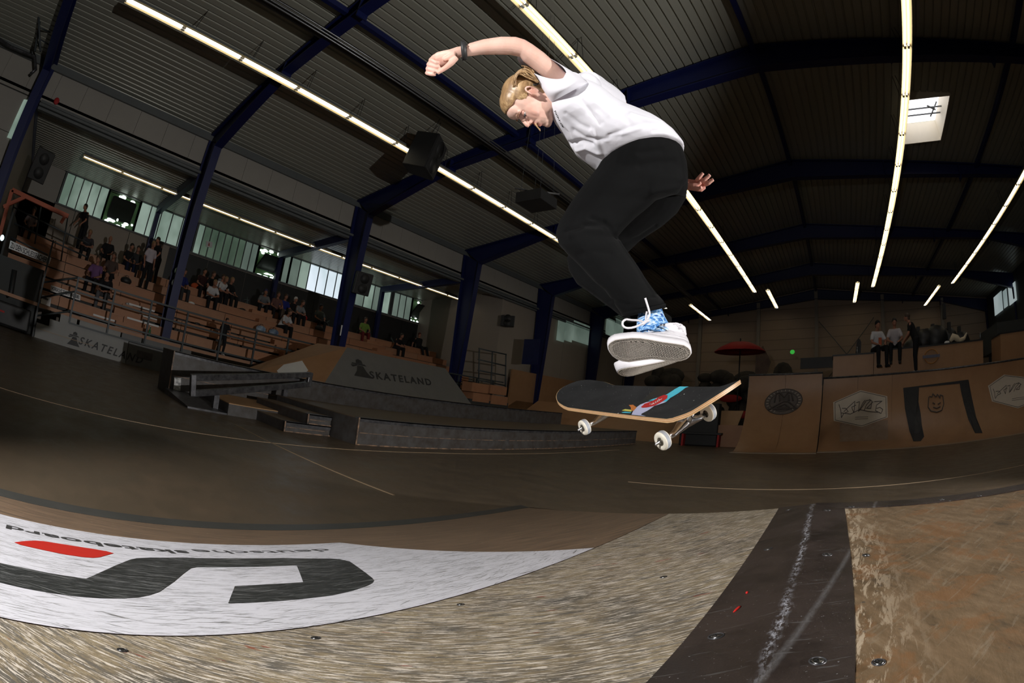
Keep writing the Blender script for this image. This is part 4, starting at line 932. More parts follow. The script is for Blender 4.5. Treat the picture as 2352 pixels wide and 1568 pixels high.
# pale worn line showing at the edge of the pale sheet
def screw(loc,r,parent,n=nP,rot=0):
    b=MB(); 
    b.tube([(0,0,-.0015),(0,0,.0006),(0,0,.0012)],[r,r,r*.86],20); o=b.build('screw',M['screw'],parent)
    c=MB(); c.box((-r*.62,-r*.13,.0009),(r*.62,r*.13,.0014)); c.box((-r*.13,-r*.62,.0009),(r*.13,r*.62,.0014)); c.build('cross_slot',M['black'],o)
    d=MB(); d.tube([(math.cos(a)*r*1.28,math.sin(a)*r*1.28,-.0002) for a in [2*PI*i/20 for i in range(20)]],r*.16,5,closed=True); d.build('countersink_ring',M['galv'],o)
    q=Vector((0,0,1)).rotation_difference(Vector(n)); o.rotation_mode='QUATERNION'; o.rotation_quaternion=q@Quaternion((0,0,1),rot); o.location=loc; return o
for (px,r,w_) in (((1645,1465),.0082,'b'),((1765,1263),.0078,'b'),((1812,1172),.0075,'b')):
    screw(onP1(px,.0035),r,o if 0 else hip,nP,.4)
for (px,r) in (((1878,1517),.0080),((1900,1273),.0080),((1900,1171),.0080),((1955,1163),.0085),((2162,1147),.008),((2248,1138),.008),((2018,1520),.0065),((1989,1274),.006)):
    p=atz(px,ZR+.0034); screw((p.x,p.y,p.z),r,hip,(0,0,1),random.random())
for px in ((725,1465),(281,1493),(1058,1388),(1524,1325),(1550,1210)): screw(onP1(px,.0006),.006,hip,nP,random.random())
rp_=mat('red_paint',(.75,.03,.02),.5,noise=(40,.5,(.6,.02,.02)))
for a_,c_ in (((1684,1411),(1702,1396)),((1714,1367),(1717,1364))):
    b=MB(); q1,q2=onP1(a_,.0040),onP1(c_,.0040); b.tube([q1,q1.lerp(q2,.3),q1.lerp(q2,.7),q2],[.0004,.0022,.0028,.0006],6); b.build('red_paint_fleck',rp_,hip)
# ------------------------------------------------------------------ banner
ban=empty('floor_banner',(0,0,0),'white scratched vinyl banner with a black S-shaped logo on the bank','banner')
yb1=1.545
b=MB(); nx,ny=10,24; vs=[]
for i in range(nx+1):
    x=-1.905+(1.905-.70)*i/nx
    for j in range(ny+1): 
        y=-1.5+(yb1-.10*(1-i/nx)*1.0+1.5)*j/ny; vs.append(P1(x,y,.0012))
b.add(vs,[(i*(ny+1)+j,(i+1)*(ny+1)+j,(i+1)*(ny+1)+j+1,i*(ny+1)+j+1) for i in range(nx) for j in range(ny)]); b.build('vinyl_sheet',M['ban'],ban)
def fill(pts3,name,mtl,parent):    # concave polygon -> triangulated thin sheet
    bm=bmesh.new(); vs=[bm.verts.new(p) for p in pts3]; es=[bm.edges.new((vs[i],vs[(i+1)%len(vs)])) for i in range(len(vs))]
    bmesh.ops.triangle_fill(bm,edges=es,use_beauty=True); bmesh.ops.recalc_face_normals(bm,faces=bm.faces)
    me=bpy.data.meshes.new(name); bm.to_mesh(me); bm.free(); me.materials.append(mtl); return obj(name,me,parent)
def cl(x,y): return (x/2.6133,1160+y/2.6133)
S=[(1370,593),(1410,489),(1600,478),(1820,465),(1800,410),(1780,362),(1600,370),(1400,373),(1180,374),(1145,382),(1100,415),(1040,466),(990,500),(960,522),(900,543),(830,557),(740,563),(600,562),(450,550),(300,530),(150,503),(0,468)]
S2=[(0,350),(130,378),(300,412),(518,445),(600,408),(700,362),(780,330),(820,321),(900,317),(1100,317),(1400,321),(1700,319),(1980,322),(2040,326),(2100,340),(2150,375),(2200,412),(2235,440),(2245,455),(2235,470),(2200,488),(2120,515),(2000,543),(1800,567),(1600,583)]
pts=[onP1(cl(*p),.0020) for p in S]; q=pts[-1]; pts+= [q+Vector((0,-.35,0)),onP1(cl(0,350),.0020)+Vector((0,-.35,0))]+[onP1(cl(*p),.0020) for p in S2]
fill(pts,'black_logo',M['banblack'],ban)
R_=[(85,226),(150,218),(210,215),(265,219),(400,240),(560,265),(640,279),(684,291),(640,303),(600,315),(560,319),(500,315),(380,297),(250,270),(120,240)]
fill([onP1(cl(*p),.0020) for p in R_],'red_logo_bar',M['banred'],ban)
up=Vector((1,0,SL)).normalized()
# baseline of the upside-down lettering, read from the far side
pd=onP1(cl(1985,268)); pe=onP1(cl(1160,290)); pf=onP1(cl(0,112))
text_obj('deutsche','lettering',ban,P1(pd.x-.035,pd.y,.002)+Vector((0,0,0)),(pe.x*0,-1,0),up,.115,M['bantxt'],width=(pd.y-pe.y)-.03,ext=.0003)
text_obj('skateboard','lettering',ban,P1(pe.x-.045,pe.y-.01,.002),(0,-1,0),up,.115,M['bantxt'],width=(pe.y-onP1(cl(60,120)).y),ext=.0003,bold=.0028,spacing=1.05)
text_obj('meisterschaft','lettering',ban,P1(pe.x-.045,onP1(cl(60,120)).y-.03,.002),(0,-1,0),up,.115,M['bantxt'],width=.75,ext=.0003)
# ================================================================== SKATEBOARD (in mid-air)
BM_=_rodrigues([0.46256887,-0.10166299,-0.54779407]); BP=Vector((-0.57992783,1.4435041,1.03846504))
sb=empty('skateboard',BP,'skateboard flying under the shoes, black grip with a coloured graphic','skateboard')
sb.rotation_mode='QUATERNION'; sb.rotation_quaternion=Matrix(BM_.tolist()).to_quaternion()
def wz(u,v=0):
    a=max(abs(u)-.255,0); k=a*a/.1*.42 if a<.05 else .0105+(a-.05)*.42
    return k+(.008*(v/.1)**2 if abs(u)<.3 else .008*(v/.1)**2*max(0,1-(abs(u)-.3)/.05))
DL=.400; DE=.112; HW=.102
def outl(n=44,ins=0):
    P=[]; sg=lambda x:(x>0)-(x<0)
    for side in (1,-1):
        for k in range(n+1):
            a=(-PI/2+PI*k/n)*side if side==1 else (PI/2+PI*k/n)
            c,s=math.cos(a),math.sin(a)
            if side==-1: u=-(DL-DE)+(DE-ins)*c; u=-(DL-DE)-(DE-ins)*abs(c)**.9
            else: u=(DL-DE)+(DE-ins)*abs(c)**.9
            P.append((u,(HW-ins)*sg(s)*abs(s)**.85))
        # straight part
        m=22
        for k in range(1,m):
            f=k/m; P.append(((DL-DE)*(1-2*f)*side,(HW-ins)*side))
    return P
O=outl()
def deck_layer(w0,w1,name,mtl,ins=0,sm=True):
    P=outl(ins=ins); n=len(P); b=MB(); K=6; vs=[]
    for w in (w1,w0):
        for k in range(K): 
            f=1-k/K; vs+=[(u*f if k else u,v*f,wz(u*f,v*f)+w) for u,v in P]
        vs.append((0,0,wz(0)+w))
    fs=[]; H=K*n+1
    for L_ in (0,1):
        o=L_*H
        for k in range(K-1):
            for i in range(n): fs.append((o+k*n+i,o+k*n+(i+1)%n,o+(k+1)*n+(i+1)%n,o+(k+1)*n+i))
        for i in range(n): fs.append((o+(K-1)*n+i,o+(K-1)*n+(i+1)%n,o+K*n))
    for i in range(n): fs.append((i,H+i,H+(i+1)%n,(i+1)%n))
    b.add(vs,fs,0,True); me=b.mesh(name,mtl)
    o=obj(name,me,sb); 
    try: me.set_sharp_from_angle(angle=.9)
    except Exception: pass
    return o
cols=[(.62,.40,.20),(.70,.50,.28),(.50,.20,.08),(.66,.45,.24),(.72,.54,.33),(.45,.17,.07),(.68,.46,.24)]
for i,c in enumerate(cols):
    deck_layer(-.011+i*.00157,-.011+(i+1)*.00157,'maple_ply',mat('maple_ply_%d'%i,c,.5,noise=(60,.5,tuple(x*.85 for x in c))))
gm=mat('grip_tape',(.020,.021,.022),.85,spec=.4); t=NT(gm)
sp=t.noise(t.tc.outputs['Object'],240,1,.4); sp2=t.noise(t.tc.outputs['Object'],55,1,.4); du=t.noise(t.tc.outputs['Object'],9,5,.6)
c=t.ramp(du,[(.4,(.0075,.008,.009)),(.75,(.018,.019,.020))]); c=t.mix(t.ramp(sp,[(.76,0),(.80,1)]),c,(.30,.30,.30)); c=t.mix(t.ramp(sp2,[(.80,0),(.805,1)]),c,(.75,.75,.72))
t.l(c,t.b.inputs['Base Color']); t.bump(t.noise(t.tc.outputs['Object'],900,2),.4,.0006)
deck_layer(0,.0010,'grip_tape',gm,.0015)
# graphic printed on the grip: picked out in board coordinates
BMI=np.array(BM_).T
def onboard(x,y):
    px=(1240+x/4.9,820+y/4.9); u=BMI@ray(*px); o=BMI@(CAM-np.array(BP)); 
    t_=(0.0-o[2])/u[2]; p=o+u*t_
    for _ in range(3):
        t_=(wz(p[0],p[1])-o[2])/u[2]; p=o+u*t_
    return p
def decal(pts,name,mtl,off):
    P=[onboard(*p) for p in pts]
    poly=[(max(min(p[0],.39),-.39),max(min(p[1],.0995),-.0995)) for p in P]
    bm=bmesh.new(); vs=[bm.verts.new((p[0],p[1],0)) for p in poly]; es=[]
    for i in range(len(vs)):
        try: es.append(bm.edges.new((vs[i],vs[(i+1)%len(vs)])))
        except ValueError: pass
    bmesh.ops.triangle_fill(bm,edges=es,use_beauty=True); bmesh.ops.subdivide_edges(bm,edges=bm.edges[:],cuts=3,use_grid_fill=True)
    for v in bm.verts: v.co.z=wz(v.co.x,v.co.y)+off
    bmesh.ops.recalc_face_normals(bm,faces=bm.faces)
    me=bpy.data.meshes.new(name); bm.to_mesh(me); bm.free(); me.materials.append(mtl); return obj(name,me,sb)
camo=mat('grip_camo_print',(.005,.010,.009),.85,noise=(14,.35,(.022,.012,.005)))
decal([(1105,520),(1150,490),(1230,420),(1290,360),(1335,308),(1610,305),(1520,365),(1430,420),(1290,482),(1190,512)],'dark_print_stripe',camo,.0014)
decal([(988,668),(1060,590),(1130,540),(1200,512),(1270,500),(1330,500),(1425,508),(1400,518),(1290,555),(1210,610),(1150,640),(1140,655),(1160,684)],'lavender_print',mat('lavender_print',(.50,.52,.72),.7,noise=(40,.4,(.46,.48,.68))),.0018)
decal([(1222,498),(1272,478),(1430,425),(1520,365),(1605,306),(1708,305),(1640,350),(1560,412),(1470,465),(1425,508),(1385,506),(1400,480),(1330,492)],'cyan_print',mat('cyan_print',(.07,.48,.62),.7,noise=(40,.4,(.06,.44,.58))),.0020)
decal([(1140,568),(1180,532),(1270,500),(1340,455),(1400,432),(1440,436),(1435,470),(1385,505),(1290,555),(1200,575),(1155,577)],'red_print',mat('red_print',(.45,.012,.012),.7,noise=(40,.4,(.40,.01,.01))),.0024)
decal([(1003,545),(1050,542),(1092,572),(1055,612),(1028,605),(1025,570)],'orange_print',mat('orange_print',(.55,.18,.03),.7,noise=(40,.4,(.5,.15,.03))),.0020)
decal([(922,606),(962,590),(1042,600),(1030,620),(965,612)],'yellow_print',mat('yellow_print',(.60,.58,.12),.7,noise=(40,.4,(.55,.52,.1))),.0020)
decal([(918,628),(960,620),(1032,628),(1018,637),(935,634)],'cyan_print_small',bpy.data.materials['cyan_print'],.0020)
wm=mat('white_print',(.8,.8,.8),.7,noise=(40,.4,(.7,.7,.7)))
b=MB()
for s in ([(1238,540),(1248,530),(1246,546),(1258,530),(1262,542)],[(1268,540),(1290,520)],[(1274,522),(1290,536)],[(1300,515),(1312,512),(1306,528),(1318,520)],[(1322,505),(1335,490),(1330,515)],[(1340,478),(1350,502)],[(1345,490),(1368,486),(1380,470)],[(1310,480),(1322,470)]):
    P=[onboard(*p) for p in s]; b.tube([(p[0],p[1],wz(p[0],p[1])+.0030) for p in P],.0009,4)
b.build('white_script',wm,sb)
M['chrome']=mat('polished_truck',(.72,.72,.75),.18,metal=1,noise=(30,.4,(.60,.60,.63)))
wm2=mat('urethane_wheel',(.78,.74,.64),.4,noise=(12,.5,(.72,.68,.58))); core=mat('bearing_shield',(.10,.09,.07),.35,metal=.7,noise=(80,.5,(.2,.18,.15)))
wside=mat('wheel_tread',(.36,.38,.42),.55,noise=(25,.5,(.28,.30,.34)))
def truck(u,sgn):
    t=obj('truck',MB().box((-.040,-.029,-.019),(.040,.029,-.0112)).mesh('baseplate',M['chrome']),sb); t.location=(u,0,0)
    bev(t,.002)
    h=MB(); z=-.064
    # hanger: tapered body between wheels with raised yoke
    R=[]; 
    for (v,ry,rz,dz) in ((-.070,.0095,.0095,0),(-.050,.011,.011,0),(-.03,.014,.017,.006),(-.012,.020,.026,.014),(0,.022,.029,.018),(.012,.020,.026,.014),(.03,.014,.017,.006),(.050,.011,.011,0),(.070,.0095,.0095,0)):
        R.append([Vector((ry*math.cos(a),v,z+dz+rz*math.sin(a)*.8)) for a in [2*PI*i/14 for i in range(14)]])
    h.loft(R); h.build('hanger',M['chrome'],t)
    MB().tube([(0,-.116,z),(0,.116,z)],.004,10).build('axle',M['screw'],t)
    MB().tube([(sgn*-.030,0,-.018),(sgn*-.020,0,-.058)],.0055,8).build('kingpin',M['screw'],t)
    MB().tube([(sgn*-.024,0,-.034),(sgn*-.020,0,-.048)],.014,14).build('bushing',mat('rubber_bushing',(.05,.05,.05),.6,noise=(30,.5,(.08,.08,.08))),t)
    MB().tube([(sgn*.034,0,-.018),(sgn*.012,0,-.050)],[.012,.009],10).build('pivot',M['chrome'],t)
    for du in (-.027,.027):
        for dv in (-.020,.020): MB().tube([(du,dv,-.019),(du,dv,-.025)],.0045,6).build('bolt_nut',M['screw'],t)
    for s in (-1,1):
        b=MB(); prof=[(.0175*0+.010,.026*.42),(.0105,.0215),(.0125,.0255),(.0155,.0268),(.0215,.0268),(.0265,.0268),(.0300,.0255),(.0315,.022),(.0322,.0165),(.0300,.0125)]
        y0=.0835; R=[[Vector((r*math.cos(a),s*(y0-.016+w_),z+r*math.sin(a))) for a in [2*PI*i/32 for i in range(32)]] for w_,r in prof]
        b.loft(R,cap=False); me=b.mesh('wheel',[wm2,wside])
        for p in me.polygons:
            c=p.center; r_=math.hypot(c.x,c.z-z)
            if r_>.0262: p.material_index=1
        wh=obj('wheel',me,t)
        for p in ((y0-.016+.0285),(y0-.016+.012)):
            MB().tube([(0,s*p,z),(0,s*(p+.0015),z)],.0125,20).build('bearing',core,wh)
        MB().tube([(0,s*(y0+.014),z),(0,s*(y0+.0205),z)],.0065,6).build('axle_nut',M['screw'],wh)
    return t
truck(.205,1); truck(-.205,-1)
# ================================================================== PEOPLE: tools
from mathutils import noise as mnoise
def remesh(mb, name, mtl, vox, smooth=6, fac=.5):
    me=mb.mesh(name+'_raw',mtl); o=bpy.data.objects.new('tmp',me); COL.objects.link(o)
    r=o.modifiers.new('r','REMESH'); r.mode='VOXEL'; r.voxel_size=vox; r.use_smooth_shade=True
    if smooth: s=o.modifiers.new('s','SMOOTH'); s.iterations=smooth; s.factor=fac
    bpy.context.view_layer.update(); dg=bpy.context.evaluated_depsgraph_get()
    m2=bpy.data.meshes.new_from_object(o.evaluated_get(dg)); m2.name=name
    m2.materials.clear(); m2.materials.append(mtl); bpy.data.objects.remove(o); bpy.data.meshes.remove(me)
    m2.polygons.foreach_set('use_smooth',[True]*len(m2.polygons)); return m2
def clothmat(name,c,rough=.85,fold=(7,.35),c2=None):
    m=mat(name,c,rough,spec=.25); t=NT(m); b=t.b
    b.inputs['Sheen Weight'].default_value=.15
    n=t.noise(t.tc.outputs['Object'],fold[0],3,.55,.4); f=t.noise(t.tc.outputs['Object'],420,2,.5)
    col=t.mix(t.ramp(t.noise(t.tc.outputs['Object'],2.2,4,.6),[(.4,0),(.65,1)]),c,c2 or tuple(x*.88 for x in c)); t.l(col,b.inputs['Base Color'])
    h=t.math('ADD',n,t.math('MULTIPLY',f,.03)); t.bump(h,fold[1],.02); return m
SK=mat('skin',(.74,.45,.34),.5,spec=.4); 
def skin_tint(m):
    t=NT(m); a=t.n('ShaderNodeVertexColor',layer_name='tint') ; n=t.noise(t.tc.outputs['Object'],14,4,.6)
    c=t.mix(t.ramp(n,[(.4,0),(.7,.35)]),a.outputs['Color'],(.62,.30,.22)); t.l(c,t.b.inputs['Base Color'])
    t.b.inputs['Subsurface Weight'].default_value=.12; t.b.inputs['Subsurface Radius'].default_value=(.012,.004,.002); t.b.inputs['Subsurface Scale'].default_value=.6
    t.bump(t.noise(t.tc.outputs['Object'],260,3),.08,.001)
skin_tint(SK)
def paint(me, base, spots=()):
    ca_=me.color_attributes.new('tint','FLOAT_COLOR','POINT'); co=np.empty(len(me.vertices)*3); me.vertices.foreach_get('co',co); co=co.reshape(-1,3)
    col=np.tile(np.array([*base,1.0]),(len(co),1))
    for (c,r,cc,st) in spots:
        r=np.array(r) if isinstance(r,(tuple,list)) else np.array([r]*3)
        d=np.sum(((co-np.array(c))/r)**2,1); w=np.exp(-d)*st; col[:,:3]=col[:,:3]*(1-w[:,None])+np.array(cc)*w[:,None]
    ca_.data.foreach_set('color',col.ravel())
# ---- rings that follow the two contour points of a limb
def ring(p1,p2,D,ratio=.8,near=None,dn=0,n=22,dback=0):
    a1=atd(p1,D); a2=atd(p2,D+dback); c=(a1+a2)/2; a=(a1-a2)/2; v=(c-Vector(CAM)).normalized()
    if near: b=atd(near,(c-Vector(CAM)).length-dn)-c
    else: b=-v*a.length*ratio
    return [c+a*math.cos(t)+b*math.sin(t) for t in [2*PI*i/n for i in range(n)]]

# ================================================================== THE SKATER
HEADC=(1207,240)
sk_=empty('person',atd((1480,420),2.05),'person in white t-shirt and black trousers jumping above a skateboard, left fist raised','person')
SO=sk_.location.copy()
def sub(mesh_or_mb): return mesh_or_mb
def place(o): o.location=-SO; return o       # meshes below are modelled in hall coordinates
e_r=(atd((1300,250),2)-atd((1200,250),2)).normalized(); e_c=(Vector(CAM)-atd((1225,240),2)).normalized(); e_u=e_c.cross(e_r).normalized(); e_r=e_u.cross(e_c).normalized()
# head frame
hu=(-.955*e_r+.297*e_u).normalized(); f0=(-.20*e_r-.98*e_u); f0=(f0-hu*f0.dot(hu)).normalized(); rt=math.radians(22)
hf=(f0*math.cos(rt)+e_c*math.sin(rt)); hf=(hf-hu*hf.dot(hu)).normalized(); hl=hu.cross(hf)
HC=atd((1217,234),2.02)
def hp(x,y,z): return HC+hl*x+hf*(y*.94)+hu*z          # x left, y forward, z up (metres)
HM=Matrix(((hl.x,hf.x,hu.x),(hl.y,hf.y,hu.y),(hl.z,hf.z,hu.z)))
hb=MB()
def E_(x,y,z,rx,ry,rz,**k): hb.ell(hp(x,y,z),(rx,ry,rz),HM,n=k.get('n',20),k=14)
E_(0,-.012,.022,.073,.090,.085); E_(0,.030,-.012,.062,.056,.076); E_(0,.036,-.058,.050,.048,.044); E_(0,.068,-.089,.020,.018,.016)
E_(0,.052,-.078,.034,.030,.028)
for s in (-1,1): E_(s*.032,.050,-.022,.026,.022,.034); E_(s*.042,.016,-.055,.015,.036,.034); E_(s*.026,.072,.028,.022,.010,.008)
E_(0,.062,.045,.048,.030,.034); E_(0,.070,-.052,.030,.022,.022)
hb.tube([hp(0,.082,.020),hp(0,.092,.000),hp(0,.101,-.016),hp(0,.103,-.024)],[.008,.009,.011,.010],12)
for s in (-1,1): E_(s*.0115,.089,-.025,.0085,.010,.0075)
hb.tube([hp(-.020,.080,-.0475),hp(-.008,.089,-.0445),hp(0,.090,-.0455),hp(.008,.089,-.0445),hp(.020,.080,-.0475)],[.003,.0058,.0055,.0058,.003],10)
hb.tube([hp(-.018,.080,-.058),hp(0,.0885,-.0615),hp(.018,.080,-.058)],[.003,.0065,.003],10)
for s in (1,-1):   # ears
    c0=(s*.074,-.012,-.002); pts=[]
    for k in range(11):
        a=math.radians(-60+k*30); pts.append(hp(c0[0]+s*.006+s*.004*math.sin(a),c0[1]-.004+.015*math.cos(a)*-1*1.0,c0[2]+.028*math.sin(a)+.004))
    hb.tube(pts,[.004]*11,8); E_(c0[0],c0[1],c0[2],.006,.013,.025,n=12); E_(c0[0]+s*.003,c0[1]+.006,c0[2]-.022,.005,.008,.010,n=10)
# neck, torso core, arms
def limb(specs,n=20,ratio=.9): hb.loft([ring(a,b,D,r if r else ratio,n=n) for a,b,D,r in specs])
neckA=hp(0,-.02,-.05); shc=atd((1300,222),2.06)
hb.loft([[hp(0,-.015,-.03)+(hl*math.cos(t)*.050+hf*math.sin(t)*.052) for t in [2*PI*i/20 for i in range(20)]],
         [hp(0,-.020,-.075)+(hl*math.cos(t)*.050+hf*math.sin(t)*.052) for t in [2*PI*i/20 for i in range(20)]],
         [hp(0,-.030,-.135)+(hl*math.cos(t)*.060+hf*math.sin(t)*.058) for t in [2*PI*i/20 for i in range(20)]]])
hb.tube([hp(0,-.03,-.10),shc,atd((1380,275),2.08),atd((1450,330),2.08),atd((1500,390),2.06)],[.05,.10,.105,.10,.10],16)
DA=1.98
limb([((1285,215),(1322,190),2.0,.9),((1246,176),(1284,152),DA,.9),((1216,152),(1250,121),DA,.95),((1203,142),(1224,102),DA,1),((1194,131),(1206,91),DA,1),((1173,126.5),(1185,84.5),DA,1),((1141,126),(1150,84),DA,1),((1103,126.5),(1110,90),DA,.95),((1085,129),(1085,97),DA,.9),((1072,130.5),(1066,103),DA,.85),((1060,132),(1057,106),DA,.85),((1052,134),(1045,109),DA,.8)])
# left hand: closed fist
limb([((1056,133),(1050,107),DA,.75),((1042,141),(1033,113),DA,.62),((1028,149),(1017,116),DA+.005,.50),((1012,157),(1003,119.5),DA+.012,.42),((999,160),(994,127),DA+.014,.40)])
for k,(kx,ky,mx,my,tx,ty) in enumerate(((997,130,990,138,1010,144),(992,140,985,148,1011,154),(988,150,983,158,1005,163),(986,160,982,168,1001,171))):
    hb.tube([atd((1012,ky-1),DA+.008),atd((kx,ky),DA+.012),atd((mx-1,my),DA-.004),atd((mx+2,my+1),DA-.022),atd((tx-8,ty),DA-.032),atd((tx,ty),DA-.029)],[.0085,.0098,.0090,.0085,.0080,.0070],10)
hb.tube([atd((1048,132),DA-.012),atd((1036,145),DA-.022),atd((1024,155),DA-.030),atd((1012,163),DA-.038),atd((1004,168),DA-.040)],[.0125,.0125,.0105,.0088,.0078],12)
hb.tube([atd((1046,122),DA-.01),atd((1030,132),DA-.014),atd((1018,137),DA-.016)],[.012,.010,.008],10)
# right arm and open hand behind the hips
DR=2.42
hb.tube([atd((1330,200),2.16),atd((1420,245),2.34),atd((1500,330),2.50),atd((1545,400),2.46),atd((1578,423),2.40)],[.048,.042,.038,.030,.0235],14)
limb([((1572,410),(1574,436),DR-.02,.8),((1584,411),(1584,437),DR-.02,.6),((1597,413),(1597,439),DR-.02,.45),((1609,417),(1612,441),DR-.02,.38),((1620,421),(1621,434),DR-.02,.4)])
for pts in (((1600,415),(1606,408),(1611,402),(1615,397)),((1610,419),(1619,412),(1626,406),(1631,401)),((1619,424),(1628,420),(1634,415),(1639,412)),((1578,424),(1592,425),(1604,424),(1610,419))):
    hb.tube([atd(p,DR-.045 if i_ else DR-.03) for i_,p in enumerate(pts)],[.0105,.0100,.0092,.0085],10)
hb.tube([atd((1590,432),DR-.04),atd((1604,433),DR-.06),atd((1612,430),DR-.07)],[.012,.010,.0085],10)
# legs core to the ankles
hb.tube([atd((1490,400),2.06),atd((1400,480),1.97),atd((1345,545),1.90),atd((1420,640),1.82),atd((1492,712),1.735)],[.085,.065,.05,.042,.033],14)
hb.tube([atd((1520,400),2.2),atd((1460,500),2.16),atd((1370,600),2.10),atd((1440,690),1.98),atd((1520,770),1.88)],[.08,.06,.05,.04,.032],14)
me=remesh(hb,'body',SK,.0026,6,.5)
# sculpt: eye sockets, mouth slit, cheek plane
co=np.empty(len(me.vertices)*3); me.vertices.foreach_get('co',co); co=co.reshape(-1,3); nr=np.empty(len(me.vertices)*3); me.vertices.foreach_get('normal',nr); nr=nr.reshape(-1,3)
def push(c,r,amt):
    A=np.array(HM); q=(co-np.array(hp(*c)))@A; d=np.sum((q/np.array(r))**2,1); co[:]=co+nr*(np.exp(-d)*amt)[:,None]
for s in (-1,1): push((s*.030,.080,.010),(.016,.03,.010),-.0095)
push((0,.088,-.0525),(.016,.012,.0024),-.006); push((0,.09,.020),(.010,.02,.012),-.003)
for s in (-1,1): push((s*.0085,.093,-.0315),(.004,.008,.003),-.004); push((s*.060,.03,-.045),(.02,.03,.025),-.003)
me.vertices.foreach_set('co',co.ravel()); me.update()
skb=(.80,.53,.44); H=lambda *c: tuple(hp(*c))
paint(me,skb,[(H(0,.089,-.0455),(.014,.014,.009),(.55,.12,.10),.85),(H(0,.088,-.061),(.014,.014,.009),(.55,.13,.11),.85),(H(0,.086,-.053),(.010,.010,.004),(.10,.01,.01),.9),(H(0,.103,-.022),.013,(.80,.33,.25),.6),
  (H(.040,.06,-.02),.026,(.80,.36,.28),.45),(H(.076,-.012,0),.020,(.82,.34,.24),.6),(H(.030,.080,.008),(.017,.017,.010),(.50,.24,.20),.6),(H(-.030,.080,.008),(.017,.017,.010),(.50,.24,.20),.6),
  (tuple(atd((985,160),DA)),.05,(.84,.42,.36),.5),(tuple(atd((1600,425),DR)),.10,(.86,.34,.27),.8),(tuple(atd((1203,88),DA-.03)),.02,(.75,.35,.28),.4),(tuple(atd((1020,156),DA-.02)),.02,(.70,.25,.2),.5)])
place(obj('body',me,sk_))
# face parts
dk=mat('brow_hair',(.20,.10,.05),.8,noise=(60,.5,(.28,.16,.08))); ew=mat('eye_white',(.75,.72,.70),.25,noise=(30,.5,(.7,.66,.62))); ei=mat('iris_dark',(.03,.035,.04),.2,noise=(90,.5,(.06,.06,.07)))
for s in (1,-1):
    o=MB().ell(hp(s*.030,.0655,.007),(.0115,.0115,.0100),HM,n=16,k=10).build('eye',ew,sk_); place(o)
    q=MB().ell(hp(s*.030+s*.001,.0762,.0025),(.0048,.0025,.0048),HM,n=12,k=8).build('iris',ei,o)
    l=MB().tube([hp(s*.018,.080,.0055),hp(s*.024,.0845,.0035),hp(s*.031,.0845,.0025),hp(s*.038,.0805,.0035),hp(s*.043,.0745,.0065)],[.0008,.0014,.0017,.0015,.0008],6).build('eyelash',ei,sk_); place(l)
    lid=MB().ell(hp(s*.030,.0655,.0115),(.0128,.0128,.0092),HM,n=16,k=10).build('eyelid',SK,sk_); paint(lid.data,(.66,.37,.30)); place(lid)
    e=MB().tube([hp(s*.014,.090,.024),hp(s*.024,.0905,.0285),hp(s*.034,.086,.0300),hp(s*.046,.076,.0255)],[.0012,.0022,.0020,.0009],7).build('eyebrow',dk,sk_); place(e)
t_=MB().ell(hp(0,.0845,-.0515),(.009,.004,.0022),HM,n=12,k=6).build('teeth',M['white'],sk_); place(t_)
# hair: combed-back cap with a high ponytail
hm=mat('blond_hair',(.42,.26,.12),.42,spec=.6); t=NT(hm)
cv=t.n('ShaderNodeCombineXYZ')
for i_,(ax,k_) in enumerate(((hl,150),(hf,9),(hu,60))):
    vm=t.n('ShaderNodeVectorMath',operation='DOT_PRODUCT'); vm.inputs[1].default_value=tuple(ax*k_); t.l(t.tc.outputs['Object'],vm.inputs[0]); t.l(vm.outputs['Value'],cv.inputs[i_])
hn=t.noise(cv.outputs[0],1.0,4,.6); c=t.ramp(hn,[(.3,(.20,.115,.055)),(.5,(.36,.22,.105)),(.68,(.62,.43,.23))]); t.l(c,t.b.inputs['Base Color']); t.bump(hn,.4,.0015)
h2=MB()
h2.ell(hp(0,-.026,.032),(.0800,.089,.088),HM,n=24,k=16); h2.ell(hp(0,.012,.062),(.066,.068,.055),HM,n=22,k=14); h2.ell(hp(0,-.055,.0),(.066,.060,.066),HM,n=20,k=12)
h2.ell(hp(0,-.075,-.038),(.048,.038,.040),HM,n=16,k=10)
h2.ell(hp(.0,-.108,.038),(.026,.024,.026),HM,n=16,k=10)
mh=remesh(h2,'hair',hm,.0035,4,.5)
co=np.empty(len(mh.vertices)*3); mh.vertices.foreach_get('co',co); co=co.reshape(-1,3); q=(co-np.array(HC))@np.array(HM)
# open the face and the ears: pull hair inside the head there
face=(q[:,1]>.030+ np.maximum(0,(q[:,2]-.055))*2.2)&(q[:,2]<.088)
side=(np.abs(q[:,0])>.045)&(q[:,1]>-.030)&(q[:,2]<.014)
side2=(q[:,2]<-.045)&(q[:,1]>-.055)
pull=face|side|side2
sc=np.where(pull,.80,1.0)
cen=np.array(hp(0,-.01,.01)); co=cen+(co-cen)*sc[:,None]
ang=np.arctan2(q[:,0],q[:,2]-.03); 
mh.vertices.foreach_set('co',co.ravel()); mh.update(); ho=place(obj('hair',mh,sk_))
pt=MB(); random.seed(11)
def cr(P,n=5):
    out=[]; P=[P[0]]+list(P)+[P[-1]]
    for a,b,c,d in zip(P,P[1:],P[2:],P[3:]):
        for k in range(n):
            t_=k/n; out.append(.5*((2*b)+(c-a)*t_+(2*a-5*b+4*c-d)*t_*t_+(3*b-a-3*c+d)*t_**3))
    out.append(P[-1]); return out
